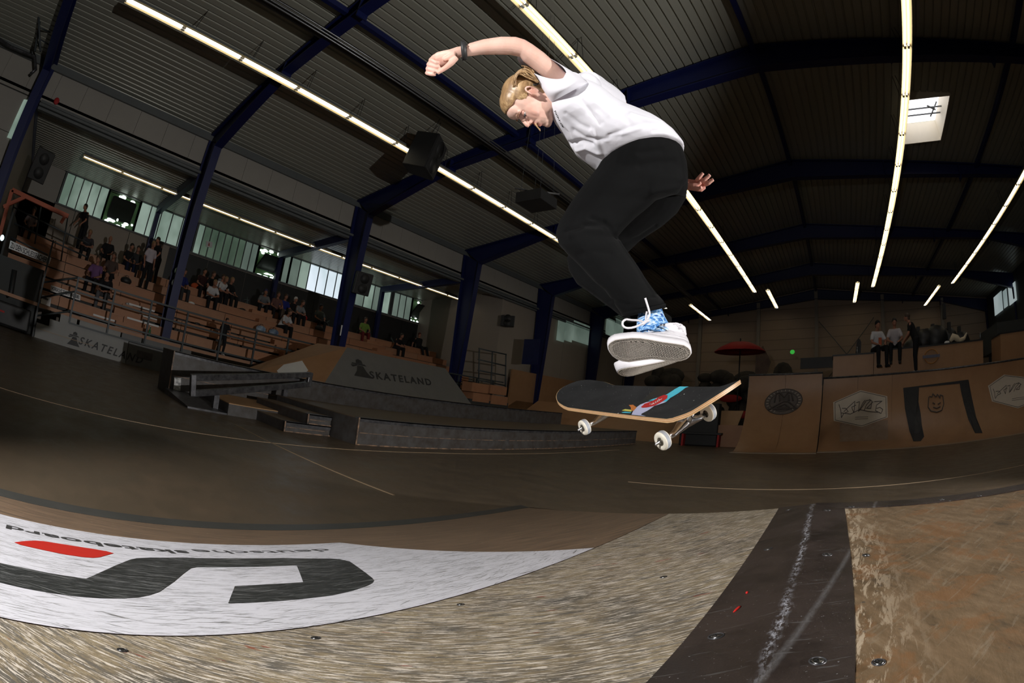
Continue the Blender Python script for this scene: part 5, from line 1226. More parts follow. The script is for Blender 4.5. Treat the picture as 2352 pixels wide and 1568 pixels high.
def strand(px,D,r0,n=6,j=.0):
    P=cr([atd((p[0]+random.uniform(-j,j),p[1]+random.uniform(-j,j)),D+random.uniform(-.010,.010)) for p in px]); m=len(P)
    pt.tube(P,[r0*(.6+.5*math.sin(PI*min(1,(i_+.5)/m*1.0))) for i_ in range(m)],n)
for k in range(70):
    f=(k%24)/23
    a=[(1238-f*6,189),(1226-f*13,171+f*9),(1211-f*17,159+f*12),(1194-f*8,162+f*12),(1181+f*3,178+f*8),(1178+f*8,200-f*4)]
    strand(a,1.985+.02*(k//24-1),.0026,5,1.3)
for k in range(16): strand([(1239-k*.3,188),(1233-k*.5,174),(1226-k*.8,164),(1217-k*.8,157),(1207-k*.3,152.5),(1199,151.5)],1.985,.0018,5,1.2)
tie=MB().tube([atd((1228+8*math.cos(a),190+5*math.sin(a)),1.99-.02*math.sin(a)) for a in [2*PI*i/14 for i in range(14)]],.004,6,closed=True).build('hair_tie',M['black'],ho)
pt.build('ponytail',hm,ho)
ws=MB(); 
for k in range(4): ws.tube([atd((1228+k,283),1.955),atd((1232+k,290+k*.5),1.95),atd((1237+k,296),1.95),atd((1240+k*.6,301),1.95)],[.0012,.0016,.0012,.0004],5)
ws.build('loose_strand',hm,ho)
# watch
wt=MB(); wt.loft([ring((1061.5,138),(1058,97),DA,1.0,n=24),ring((1066,137.5),(1062,96),DA,1.06,n=24),ring((1070,136.5),(1066,96),DA,1.06,n=24),ring((1072.5,134),(1070,99),DA,1.0,n=24)],cap=False)
wo_=place(wt.build('watch',mat('black_rubber_strap',(.02,.021,.022),.5,noise=(40,.5,(.035,.035,.037))),sk_)); m_=wo_.modifiers.new('s','SOLIDIFY'); m_.thickness=.003; m_.offset=1
for y in (104,111,118,125,131):
    b=MB(); b.beam(atd((1060,y),DA-.028 if 108<y<128 else DA-.022),atd((1073,y-1),DA-.028 if 108<y<128 else DA-.022),.006,.004,up=tuple(e_u)); b.build('strap_link',M['black'],wo_)
MB().beam(atd((1060,97),DA-.004),atd((1068,95.5),DA-.004),.026,.010,up=tuple(e_u)).build('watch_case',M['black'],wo_)
from mathutils.bvhtree import BVHTree
BVH=[None]
def surf(p,D,off=0):
    if BVH[0]:
        h=BVH[0].ray_cast(Vector(CAM),Vector(ray(*p).tolist()))
        if h[0] is not None: return h[0]-Vector(ray(*p).tolist())*off
    return atd(p,D)
def bvh(me): BVH[0]=BVHTree.FromPolygons([v.co.copy() for v in me.vertices],[tuple(p.vertices) for p in me.polygons])
def crease(cc,nn,line,D,wid,amp):
    L2=[]
    for a,b in zip(line,line[1:]): L2+=[(a[0]+(b[0]-a[0])*k/5,a[1]+(b[1]-a[1])*k/5) for k in range(5)]
    P=[np.array(surf(p,D)) for p in L2+[line[-1]]]; best=np.full(len(cc),9.0)
    for a,b in zip(P,P[1:]):
        ab=b-a; tt=np.clip(((cc-a)@ab)/(ab@ab),0,1); d=np.linalg.norm(cc-(a+tt[:,None]*ab),axis=1); best=np.minimum(best,d)
    cc+=nn*(np.exp(-(best/wid)**2)*amp)[:,None]
# ---- t-shirt
SHM=clothmat('white_tshirt_cotton',(.80,.80,.87),.85,(9,.22),(.75,.75,.82))
sb_=MB()
TR=[((1378,386),(1572,350),2.06,(1488,312),.150),((1372,381),(1568,341),2.06,(1476,303),.158),((1345,366),(1551,313),2.06,(1452,290),.160),((1322,351),(1530,293),2.06,(1428,276),.155),((1308,330),(1503,270),2.06,(1400,268),.148),((1297,312),(1470,251),2.06,(1378,262),.142),((1286,298),(1440,239),2.06,(1358,256),.140),((1276,284),(1412,222),2.05,(1340,244),.138),((1266,266),(1385,201),2.05,(1322,232),.135),((1259,248),(1362,187),2.05,(1308,220),.12),((1252,236),(1335,176),2.06,(1292,206),.09),((1248,228),(1305,182),2.07,(1276,203),.06)]
sb_.loft([ring(a,b,D,near=nn,dn=d_,n=28) for a,b,D,nn,d_ in TR])
sb_.ell(atd((1312,196),1.99),(.055,.055,.055)); sb_.ell(atd((1345,205),2.10),(.07,.07,.07)); 
# far sleeve (behind)
sb_.tube([atd((1345,200),2.14),atd((1385,222),2.26),atd((1410,240),2.33)],[.075,.07,.066],14)
ms=remesh(sb_,'t_shirt',SHM,.0045,9,.5); bvh(ms)
co=np.empty(len(ms.vertices)*3); ms.vertices.foreach_get('co',co); co=co.reshape(-1,3); nr=np.empty(len(ms.vertices)*3); ms.vertices.foreach_get('normal',nr); nr=nr.reshape(-1,3)
# real folds: lines given in the picture become soft creases on the near side
for ln,D,wd,am in (([(1330,225),(1355,255),(1380,282)],1.93,.010,-.006),([(1345,218),(1380,245),(1400,262)],1.92,.012,.006),([(1318,300),(1345,318),(1380,322),(1420,312)],1.92,.012,-.007),([(1310,330),(1335,325),(1358,332)],1.93,.012,-.010),([(1325,345),(1345,340),(1372,352)],1.93,.010,.008),
     ([(1400,310),(1440,296),(1480,284),(1520,284)],1.92,.010,-.007),([(1390,322),(1430,305),(1470,292)],1.91,.010,.007),([(1360,300),(1372,330),(1380,352)],1.92,.010,.006),([(1300,262),(1330,285),(1352,295)],1.92,.010,-.005),([(1450,262),(1480,272),(1520,280)],1.93,.010,.005),
     ([(1312,214),(1295,222),(1275,226)],1.93,.007,-.006),([(1318,206),(1295,208),(1262,202)],1.92,.007,-.005),([(1290,280),(1310,300),(1318,322)],1.94,.009,.005),([(1420,250),(1440,275),(1450,290)],1.92,.012,-.004),([(1500,300),(1530,296),(1552,312)],1.92,.008,-.005)): crease(co,nr,ln,D,wd,am)
nz=np.array([mnoise.noise(Vector(p)*11) for p in co]); co+=nr*(nz*.0035)[:,None]
ms.vertices.foreach_set('co',co.ravel()); ms.update(); sho=place(obj('t_shirt',ms,sk_))
sl=MB(); sl.loft([ring((1266,236),(1352,190),1.99,.75,n=26),ring((1250,212),(1334,176),1.975,near=(1300,205),dn=.085,n=26),ring((1240,194),(1312,162),1.975,near=(1304,196),dn=.082,n=26),ring((1233,181),(1288,148),1.975,near=(1302,186),dn=.078,n=26),ring((1226,168),(1258,131),1.975,near=(1299,175),dn=.070,n=26)],cap=False)
so_=place(sl.build('sleeve',SHM,sho)); so_.location=(0,0,0); m_=so_.modifiers.new('s','SOLIDIFY'); m_.thickness=.0022; m_.offset=-1; sbm=so_.modifiers.new('ss','SUBSURF'); sbm.levels=2; sbm.render_levels=2
# small printed lettering near the collar
bvh(ms); cp=MB()
for k in range(11):
    p=(1273.5+k*1.55+.06*k*k*.3,256+k*3.5); b_=surf(p,1.93,.0012); e_=surf((p[0]+3.2-(k%3)*.5,p[1]-1.2),1.93,.0012)
    cp.beam(b_,e_,.0022 if k%2 else .0034,.0008,up=tuple(e_c))
c_=cp.build('chest_print',M['print'],sho)
# ---- trousers
TRM=clothmat('black_cotton_trousers',(.0038,.0040,.0042),.95,(5,.5),(.006,.0062,.0066)); TRM.node_tree.nodes['Principled BSDF'].inputs['Specular IOR Level'].default_value=.12; TRM.node_tree.nodes['Principled BSDF'].inputs['Sheen Weight'].default_value=.02
tb_=MB()
tb_.loft([ring((1400,345),(1556,318),2.07,near=(1480,300),dn=.12,n=26),ring((1385,368),(1567,345),2.06,near=(1482,315),dn=.142,n=26),ring((1368,392),(1577,372),2.05,.72,n=26),ring((1352,412),(1580,402),2.05,.70,n=26),ring((1400,420),(1580,432),2.06,.8,n=26),ring((1440,432),(1574,452),2.08,.7,n=26)])
tb_.loft([ring((1392,352),(1570,370),2.03,.62,n=26),ring((1372,385),(1579,415),2.01,.60,n=26),ring((1350,412),(1556,446),1.99,.60,n=26),ring((1325,445),(1507,460),1.97,.62,n=26),ring((1302,476),(1464,497),1.94,.66,n=26),ring((1284,507),(1433,527),1.91,.72,n=26),ring((1276,536),(1419,544),1.885,.78,n=26),ring((1283,562),(1427,556),1.87,.80,n=26),ring((1304,586),(1440,574),1.855,.82,n=26),ring((1332,613),(1462,609),1.83,.82,n=26),ring((1362,643),(1485,641),1.80,.82,n=26),ring((1390,668),(1507,672),1.77,.85,n=26),ring((1412,700),(1525,693),1.745,.88,n=26),ring((1430,723),(1526,703),1.735,.9,n=26)])
tb_.loft([ring((1440,395),(1580,425),2.20,.6,n=22),ring((1440,425),(1577,455),2.19,.62,n=22),ring((1425,455),(1556,490),2.18,.65,n=22),ring((1400,490),(1520,521),2.16,.7,n=22),ring((1370,520),(1468,556),2.14,.75,n=22),ring((1330,550),(1430,590),2.11,.8,n=22),ring((1302,590),(1410,610),2.08,.8,n=22),ring((1306,622),(1425,625),2.05,.8,n=22),ring((1326,652),(1450,650),2.01,.85,n=22),ring((1360,678),(1480,680),1.97,.85,n=22),ring((1405,708),(1510,705),1.92,.9,n=22),ring((1436,735),(1543,728),1.89,.9,n=22),ring((1442,742),(1543,742),1.88,.9,n=22)])
mt_=remesh(tb_,'trousers',TRM,.005,7,.5); bvh(mt_)
co=np.empty(len(mt_.vertices)*3); mt_.vertices.foreach_get('co',co); co=co.reshape(-1,3); nr=np.empty(len(mt_.vertices)*3); mt_.vertices.foreach_get('normal',nr); nr=nr.reshape(-1,3)
for ln,D,wd,am in (([(1300,528),(1340,515),(1385,512)],1.80,.010,-.010),([(1310,540),(1345,530),(1380,530)],1.80,.010,.008),([(1358,500),(1385,508),(1400,520),(1418,545)],1.82,.009,-.009),([(1350,512),(1378,505)],1.80,.008,.008),([(1418,545),(1440,580),(1470,625),(1500,672)],1.78,.006,.005),
     ([(1470,380),(1510,372),(1550,372)],1.92,.014,-.006),([(1500,440),(1530,432),(1560,430)],1.95,.014,.006),([(1430,560),(1470,545),(1505,520)],2.1,.012,-.008),([(1400,690),(1440,700),(1500,680)],1.68,.008,-.006),([(1330,585),(1360,575),(1400,580)],1.78,.012,-.005),([(1470,350),(1520,345)],1.92,.012,-.005),([(1405,480),(1440,455),(1490,430)],1.87,.018,-.005)): crease(co,nr,ln,D,wd,am)
nz=np.array([mnoise.noise(Vector(p)*9) for p in co]); co+=nr*(nz*.004)[:,None]
mt_.vertices.foreach_set('co',co.ravel()); mt_.update(); tro=place(obj('trousers',mt_,sk_))
hemb=MB().loft([ring((1428,718),(1527,697),1.737,.93,n=26),ring((1433,727),(1527,707),1.733,.93,n=26)],cap=False).build('cuff',TRM,tro); m_=hemb.modifiers.new('s','SOLIDIFY'); m_.thickness=.004; m_.offset=1
# ---- socks
sm=mat('blue_white_sock',(.12,.32,.75),.85); t=NT(sm); n=t.noise(t.mapping(.5,(26,26,60)),1.5,3,.6,1.5); c=t.ramp(n,[(.36,(.02,.05,.25)),(.46,(.06,.30,.75)),(.56,(.50,.72,.95)),(.66,(.80,.88,.98))]); t.l(c,t.b.inputs['Base Color']); t.bump(t.noise(t.tc.outputs['Object'],500,1),.3,.001)
place(MB().loft([ring((1476,702),(1513,696),1.74,.8,n=22),ring((1467,716),(1519,706),1.725,.9,n=22),ring((1463,733),(1527,727),1.705,.9,n=22),ring((1462,748),(1536,742),1.69,.9,n=22),ring((1462,764),(1545,758),1.67,.9,n=22)]).build('sock',sm,sk_))
# ---- shoes
WL=mat('white_shoe_leather',(.84,.83,.87),.45,noise=(8,.6,(.78,.77,.82)),bump=(60,.15)); WR=mat('white_rubber_foxing',(.84,.83,.88),.5,noise=(20,.6,(.76,.74,.78)))
RUB=mat('dark_sole_gaps',(.030,.027,.024),.8,noise=(20,.6,(.05,.045,.04))); POD=mat('grey_cream_tread',(.50,.46,.40),.6,noise=(60,.6,(.36,.32,.28)))
def outline_at(x,L=.275):     # half widths of a left sole (medial, lateral)
    X=[0,.004,.012,.03,.06,.10,.13,.17,.205,.235,.255,.268,.2735,.275]
    m=[0,.012,.021,.029,.032,.028,.027,.036,.044,.041,.032,.019,.009,0]
    l=[0,.012,.021,.030,.034,.037,.041,.046,.045,.037,.028,.016,.008,0]
    return 1.16*float(np.interp(x,X,m)),1.16*float(np.interp(x,X,l))
def shoe(name,H,T,up,mir,label,laces):
    u=(T-H).normalized(); z=(up-u*up.dot(u)).normalized(); y=z.cross(u)
    t=empty(name,H-SO); t.parent=sk_; s_=(T-H).length/.275
    t.rotation_mode='QUATERNION'; t.rotation_quaternion=Matrix(((u.x,y.x,z.x),(u.y,y.y,z.y),(u.z,y.z,z.z))).to_quaternion(); t.scale=(s_,s_*mir*1.0 if mir>0 else -s_,s_)
    xs=[0,.002,.006,.014,.03,.05,.075,.10,.125,.15,.175,.20,.22,.24,.255,.266,.272,.275]
    def contour(g=1.0,zz=0):
        P=[];
        for x in xs: m,l=outline_at(x); P.append((x,l*g,zz))
        for x in xs[::-1][1:-1]: m,l=outline_at(x); P.append((x,-m*g,zz))
        return [Vector(p) for p in P]
    def grow(P,d):
        c=Vector((.137,0,0)); out=[]
        n=len(P)
        for i,p in enumerate(P):
            a=P[i-1]; b=P[(i+1)%n]; tg=(b-a); nn=Vector((tg.y,-tg.x,0)).normalized(); 
            if nn.dot(Vector((p.x-c.x,p.y*3,0)))<0: nn=-nn
            out.append(p+nn*d)
        return out
    base=contour()
    b=MB(); lay=[(-.002,.0025),(.001,.0),(.002,.0),(.002,.004)] 
    toe=lambda p: Vector((p.x,p.y,p.z+ (max(0,p.x-.20)**2)*3.0))
    def layer(d,zz,sh=0): return [toe(Vector((q.x,q.y,zz))) for q in grow(base,d)]
    b.loft([layer(-.002,0.0),layer(.001,.002),layer(.002,.012),layer(.0015,.026),layer(-.004,.028)]); so=b.build('sole',WR,t)
    MB().loft([layer(-.005,-.0004),layer(-.0055,.004)]).build('tread_bed',RUB,so)
    b=MB()   # raised inner line
    inner=[q for q in grow(base,-.0135)]
    b.tube([toe(Vector((q.x,q.y,-.0006))) for q in inner],.0012,5,closed=True); b.build('tread_line',POD,so)
    rim=MB().tube([toe(Vector((q.x,q.y,-.0004))) for q in grow(base,-.0035)],.0016,5,closed=True).build('tread_rim',POD,so)
    pods=MB(); r=.0024; k=0; x=.014
    while x<.265:
        m,l=outline_at(x); y_=-(m-.016)+(.0031 if k%2 else 0)
        while y_<l-.016:
            zc=(max(0,x-.20)**2)*3.0
            if x<.135: pods.tube([(x,y_,zc-.0022),(x,y_,zc+.003)],r*.9,5)
            else: pods.tube([(x+r*.85*math.cos(a),y_+r*.85*math.sin(a),zc-.0012) for a in [2*PI*i/7 for i in range(7)]],r*.38,4,closed=True)
            y_+=.0062
        x+=.0054; k+=1
    o=pods.build('tread_pods',POD,so); o['kind']='stuff'
    ribs=MB(); P=[toe(Vector((q.x,q.y,-.0010))) for q in grow(base,-.0055)]; Q=[toe(Vector((q.x,q.y,-.0010))) for q in grow(base,-.0118)]
    n=len(P)
    for i in range(n):
        a,b_,c,d=P[i],P[(i+1)%n],Q[i],Q[(i+1)%n]; L_=(b_-a).length; m=max(1,int(L_/.0046))
        for j in range(m):
            f=(j+.3)/m; sk2=.0035/max(L_,1e-4); ribs.beam(a.lerp(b_,f),c.lerp(d,min(f+sk2,1)),.0018,.002)
    o=ribs.build('tread_ribs',POD,so); o['kind']='stuff'
    # upper
    def up_ring(x,w_,h,x2=None,flat=.6,n=20):
        m,l=outline_at(x); R=[]
        for i in range(n):
            a=2*PI*i/n; ca2=math.cos(a); sa=math.sin(a)
            yy=(l if ca2>0 else m)*w_*math.copysign(abs(ca2)**.75,ca2)*(1-.35*max(0,sa)**1.5*flat)
            zz=.018+(h*(1.0+.42*max(0,1-abs(x-.07)/.11))*sa if sa>0 else .006*sa); 
            R.append(Vector(((x2 if x2 is not None else x)+(x-(x2 or x))*0,yy,zz+max(0,x-.20)**2*2.0)))
        return R
    b=MB(); b.loft([up_ring(.004,.9,.040),up_ring(.010,.95,.058),up_ring(.022,.98,.070),up_ring(.045,.98,.072),up_ring(.070,.97,.070),up_ring(.095,.97,.066,flat=.9),up_ring(.12,.97,.061,flat=1),up_ring(.15,.96,.053,flat=1),up_ring(.18,.97,.044,flat=.8),up_ring(.21,.97,.036,flat=.6),up_ring(.235,.97,.032,flat=.5),up_ring(.255,.97,.026,flat=.4),up_ring(.268,.96,.016,flat=.3),up_ring(.273,.8,.008)])
    b.ell((.052,0,.100),(.045,.032,.018)); b.tube([(.013,0,.100),(.020,.024,.104),(.045,.036,.104),(.075,.035,.102),(.100,.025,.102),(.112,0,.104),(.100,-.025,.102),(.075,-.034,.102),(.045,-.035,.104),(.020,-.023,.104)],.0075,8,closed=True)
    mu=remesh(b,'upper',WL,.0035,5,.5); uo=obj('upper',mu,t)
    tg=MB(); tg.loft([[Vector((x,.018*math.cos(a)*w_,z_+.004*math.sin(a))) for a in [2*PI*i/12 for i in range(12)]] for x,z_,w_ in ((.165,.064,.8),(.135,.082,.9),(.11,.102,1),(.09,.122,1.05),(.082,.130,.9))]); tg.build('tongue',WL,t)
    st=MB(); st.tube([(.175,.034,.048),(.145,.030,.062),(.115,.026,.077),(.10,.026,.083)],.0012,5); st.tube([(.175,-.030,.048),(.145,-.027,.062),(.115,-.024,.077),(.10,-.024,.083)],.0012,5)
    st.tube([(.02,.0345,.040),(.06,.037,.046),(.10,.040,.048),(.14,.043,.040),(.17,.045,.030)],.0010,5); st.build('seam',WR,t)
    lc=MB()
    for k_ in range(5):
        x=.112+k_*.015; z_=.101-k_*.0105; lc.tube([(x,-.024,z_-.004),(x+.003,0,z_+.004),(x,.026,z_-.004)],.0022,6)
    lc.build('laces',WR,t)
    return t
e_r2=(atd((1550,800),1.6)-atd((1450,800),1.6)).normalized(); e_c2=(Vector(CAM)-atd((1495,800),1.6)).normalized(); e_u2=e_c2.cross(e_r2).normalized()
shoe('shoe',atd((1588,812),1.60),atd((1395,801),1.57),e_u2*.62-e_c2*.78,1,None,True)
shoe('shoe',atd((1578,818),1.97),atd((1423,862),1.79),e_u2*.90-e_c2*.44,-1,None,False)
lc=MB()
def flat(pts,D,w_=.0034): lc.tube(cr([atd(p,D) for p in pts]),w_,6)
flat([(1481,741),(1468,736),(1452,735),(1438,733)],1.575); flat([(1438,733),(1431,738),(1430,746),(1436,752),(1447,753),(1460,750),(1472,745),(1482,741)],1.565)
flat([(1481,742),(1487,733),(1492,722),(1490,710),(1486,697),(1482,684)],1.57); flat([(1483,738),(1484,726),(1486,715)],1.575)
flat([(1476,744),(1484,738),(1490,736)],1.56,.005)
place(lc.build('shoe_laces',WR,sk_))
l2=MB(); l2.tube([atd(p,1.62) for p in ((1562,748),(1563,744),(1566,746),(1569,754),(1569,762))],.003,6); l2.tube([atd(p,1.62) for p in ((1546,744),(1552,742),(1556,747),(1562,752))],.003,6); place(l2.build('shoe_laces',WR,sk_))
tg=MB()
tg.tube([atd(p,1.60) for p in ((1516,746),(1523,748),(1526,755),(1519,753),(1516,746))],.0008,4); tg.tube([atd(p,1.60) for p in ((1518,748),(1523,752))],.0008,4); place(tg.build('shoe_mark',M['galv'],sk_))
# ================================================================== SPECTATORS
# archetypes in local metres: +x is where the person faces, origin at the seat (or the feet when standing)
PM={}
def pmat(k,c):
    if k not in PM: PM[k]=mat(k,c,.8,spec=.2,noise=(9,.6,tuple(x*.78 for x in c)),bump=(14,.3))
    return PM[k]
SKP=mat('spectator_skin',(.36,.17,.11),.6,spec=.3,noise=(12,.6,(.30,.14,.09)))
HAIRS={'dark':mat('dark_hair',(.02,.014,.010),.6,noise=(20,.5,(.03,.02,.015))),'fair':mat('fair_hair',(.30,.18,.09),.6,noise=(20,.5,(.22,.13,.06))),'brown':mat('brown_hair',(.08,.045,.025),.6,noise=(20,.5,(.05,.03,.02)))}
def cap2(b,pts,rs,n=10): 
    b.tube([Vector(p) for p in pts],rs,n)
    for p,r in ((pts[0],rs[0]),(pts[-1],rs[-1])): b.ell(p,(r,r,r),n=10,k=7)
def hand(b,w,d,s=1):       # mitten-free small hand: palm plus five short fingers
    w=Vector(w); d=Vector(d).normalized(); a=d.cross(Vector((0,0,1))).normalized() if abs(d.z)<.9 else Vector((0,1,0))
    b.ell(w+d*.045,(.045,.038,.022),n=10,k=6)
    for k,(o,l) in enumerate(((-.03,.06),(-.011,.075),(.010,.072),(.028,.058))): b.tube([w+d*.07+a*o,w+d*(.07+l)+a*o*1.15+Vector((0,0,-.012))],[.010,.008],6)
    b.tube([w+d*.02+a*.035*s,w+d*.07+a*.062*s],[.012,.009],6)
def archetype(kind):
    sit=kind.startswith('sit'); lean={'sit':.18,'sitlean':.55,'sitback':-.22,'stand':.03,'standlean':.40,'walk':.10}[kind]
    hz=0.06 if sit else .92; B=MB(); T=MB(); P=MB(); Hh=MB(); SS=[]
    hip=Vector((0 if not sit else -.02,0,hz)); up=Vector((math.sin(lean),0,math.cos(lean))); fw=Vector((math.cos(lean),0,-math.sin(lean)))
    ch=hip+up*.36; nk=hip+up*.52; hd=nk+up*.09+Vector((.035,0,.06))
    # head
    B.ell(hd,(.090,.073,.105),n=16,k=12); B.ell(hd+Vector((.045,0,-.055)),(.045,.045,.05),n=12,k=8); B.tube([hd+Vector((.085,0,.01)),hd+Vector((.108,0,-.022))],[.010,.014],8)
    for s in (-1,1): B.ell(hd+Vector((-.005,s*.073,-.005)),(.016,.008,.028),n=8,k=6)
    B.tube([nk-up*.08,nk,hd+Vector((-.01,0,-.05))],[.07,.052,.052],12)
    Hh.ell(hd+Vector((-.016,0,.034)),(.100,.086,.096),n=16,k=10); Hh.ell(hd+Vector((-.045,0,-.03)),(.058,.070,.075),n=12,k=8)
    # torso
    R=[]
    for f,rx,ry in ((-.06,.11,.15),(.05,.12,.155),(.2,.12,.155),(.36,.125,.18),(.45,.11,.185),(.50,.07,.10)):
        c=hip+up*f; R.append([c+fw*rx*math.cos(a)+Vector((0,1,0))*ry*math.sin(a) for a in [2*PI*i/18 for i in range(18)]])
    T.loft(R); B.loft([[Vector(v)*1.0+(c_-v)*.12 for v in r] for r,c_ in [(r,sum(r,Vector())/len(r)) for r in R]])
    for s in (-1,1):
        sh=hip+up*.44+Vector((0,s*.175,0))
        if kind=='sit': el=sh+Vector((.12,s*.06,-.25)); wr=Vector((.36,s*.12,hz+.10)); hdv=(1,-s*.3,-.2)
        elif kind=='sitlean': el=Vector((.33,s*.22,hz+.14)); wr=Vector((.50,s*.06,hz+.10)); hdv=(.5,-s*1,-.3)
        elif kind=='sitback': el=sh+Vector((-.14,s*.07,-.24)); wr=sh+Vector((-.12,s*.10,-.46)); hdv=(-.2,0,-1)
        elif kind=='stand': el=sh+Vector((-.02,s*.05,-.28)); wr=el+Vector((.09,-s*.02,-.23)); hdv=(.2,0,-1)
        elif kind=='standlean': el=sh+Vector((.06,s*.04,-.27)); wr=el+Vector((.17,-s*.02,-.18)); hdv=(.5,0,-1)
        else: el=sh+Vector((s*.10,s*.05,-.26)); wr=el+Vector((.12,0,-.21)); hdv=(.4,0,-1)
        cap2(T,[sh+Vector((0,-s*.03,.0)),sh.lerp(el,.62)],[.068,.062]); cap2(B,[sh,el],[.046,.040]); cap2(B,[el,wr],[.038,.026]); hand(B,wr,hdv,s)
        hp_=hip+Vector((0,s*.09,-.02))
        if sit: kn=hp_+Vector((.44,s*.05,.04)); an=kn+Vector(((.02 if kind!='sitback' else .22),0,-.43))
        elif kind=='walk': kn=hp_+Vector((.10*s,0,-.42)); an=kn+Vector((-.06 if s>0 else -.14,0,-.41))
        else: kn=hp_+Vector((.03,s*.02,-.43)); an=kn+Vector((-.03,s*.01,-.40))
        cap2(P,[hp_,kn],[.098,.072],12); cap2(P,[kn,an],[.070,.055],12); cap2(B,[hp_,kn,an-Vector((0,0,.03))],[.07,.05,.038])
        f0_=an+Vector((.0,0,-.055)); S=MB(); SS.append(S); S.loft([[f0_+Vector((x,w_*math.cos(a),h_*math.sin(a)+(h_-.045))) for a in [2*PI*i/12 for i in range(12)]] for x,w_,h_ in ((-.07,.025,.03),(-.05,.04,.048),(.02,.042,.055),(.10,.046,.038),(.17,.040,.028),(.20,.02,.015))])
    P.ell(hip+Vector((0,0,-.0)),(.125,.165,.11),n=16,k=10)
    return {'body':remesh(B,'body',SKP,.014,3),'top':remesh(T,'top',pmat('t',(.2,.2,.2)),.02,5),'trousers':remesh(P,'trousers',pmat('t',(.2,.2,.2)),.02,5),'hair':remesh(Hh,'hair',HAIRS['dark'],.014,3),'shoe0':remesh(SS[0],'shoe',pmat('shoe_dark',(.02,.02,.02)),.012,2),'shoe1':remesh(SS[1],'shoe',pmat('shoe_dark',(.02,.02,.02)),.012,2)}
ARCH={}
for k in ('sit','sitlean','sitback','stand','standlean','walk'): ARCH[k]=archetype(k)
def person(kind,loc,yaw,top,tr,hair,label,group,scale=1,shoes=(.02,.02,.02),extra=None):
    a=ARCH[kind]; r=empty('person',loc,label,'person',group); r.rotation_euler=(0,0,yaw); r.scale=(scale,)*3
    def put(n,key,m):
        o=obj(n,a[key],r); o.material_slots[0].link='OBJECT'; o.material_slots[0].material=m; return o
    put('body','body',SKP); put('shirt','top',pmat('cloth_%02d_%02d_%02d'%tuple(int(c*99) for c in top),top)); put('trousers','trousers',pmat('cloth_%02d_%02d_%02d'%tuple(int(c*99) for c in tr),tr))
    if hair in HAIRS: put('hair','hair',HAIRS[hair])
    elif hair: put('cap','hair',pmat('cap_%02d_%02d_%02d'%tuple(int(c*99) for c in hair),hair))
    for q_ in ('shoe0','shoe1'): put('shoe',q_,pmat('cloth_%02d_%02d_%02d'%tuple(int(c*99) for c in shoes),shoes))
    if extra: extra(r)
    return r
def seat_for(px,dz):
    best=None
    for k in range(6):
        p=atx(px,BX[k]-.30); e=abs(p.z-dz-BZ[k])
        if best is None or e<best[0]: best=(e,k,p)
    return best[1],best[2]
K=(.014,.014,.016); DG=(.04,.042,.045); NV=(.015,.02,.05); WH=(.62,.62,.64); GY=(.22,.23,.24); OL=(.06,.065,.04)
def hood(r): MB().ell((-.02,0,.60),(.10,.13,.07)).build('hood',pmat('cloth_grey',(.2,.2,.21)),r)
def longhair(m):
    def f(r): MB().loft([[Vector((-.035+.05*math.cos(a),.085*math.sin(a),z)) for a in [2*PI*i/12 for i in range(12)]] for z in (.73,.60,.46,.40)]).build('long_hair',m,r)
    return f
def printt(txt,m,s=.16):
    def f(r):
        text_obj(txt,'shirt_print',r,(.205,-.07,.28),(0,1,0),(.18,0,1),s,m)
    return f
GR='spectators sitting on the bleachers'
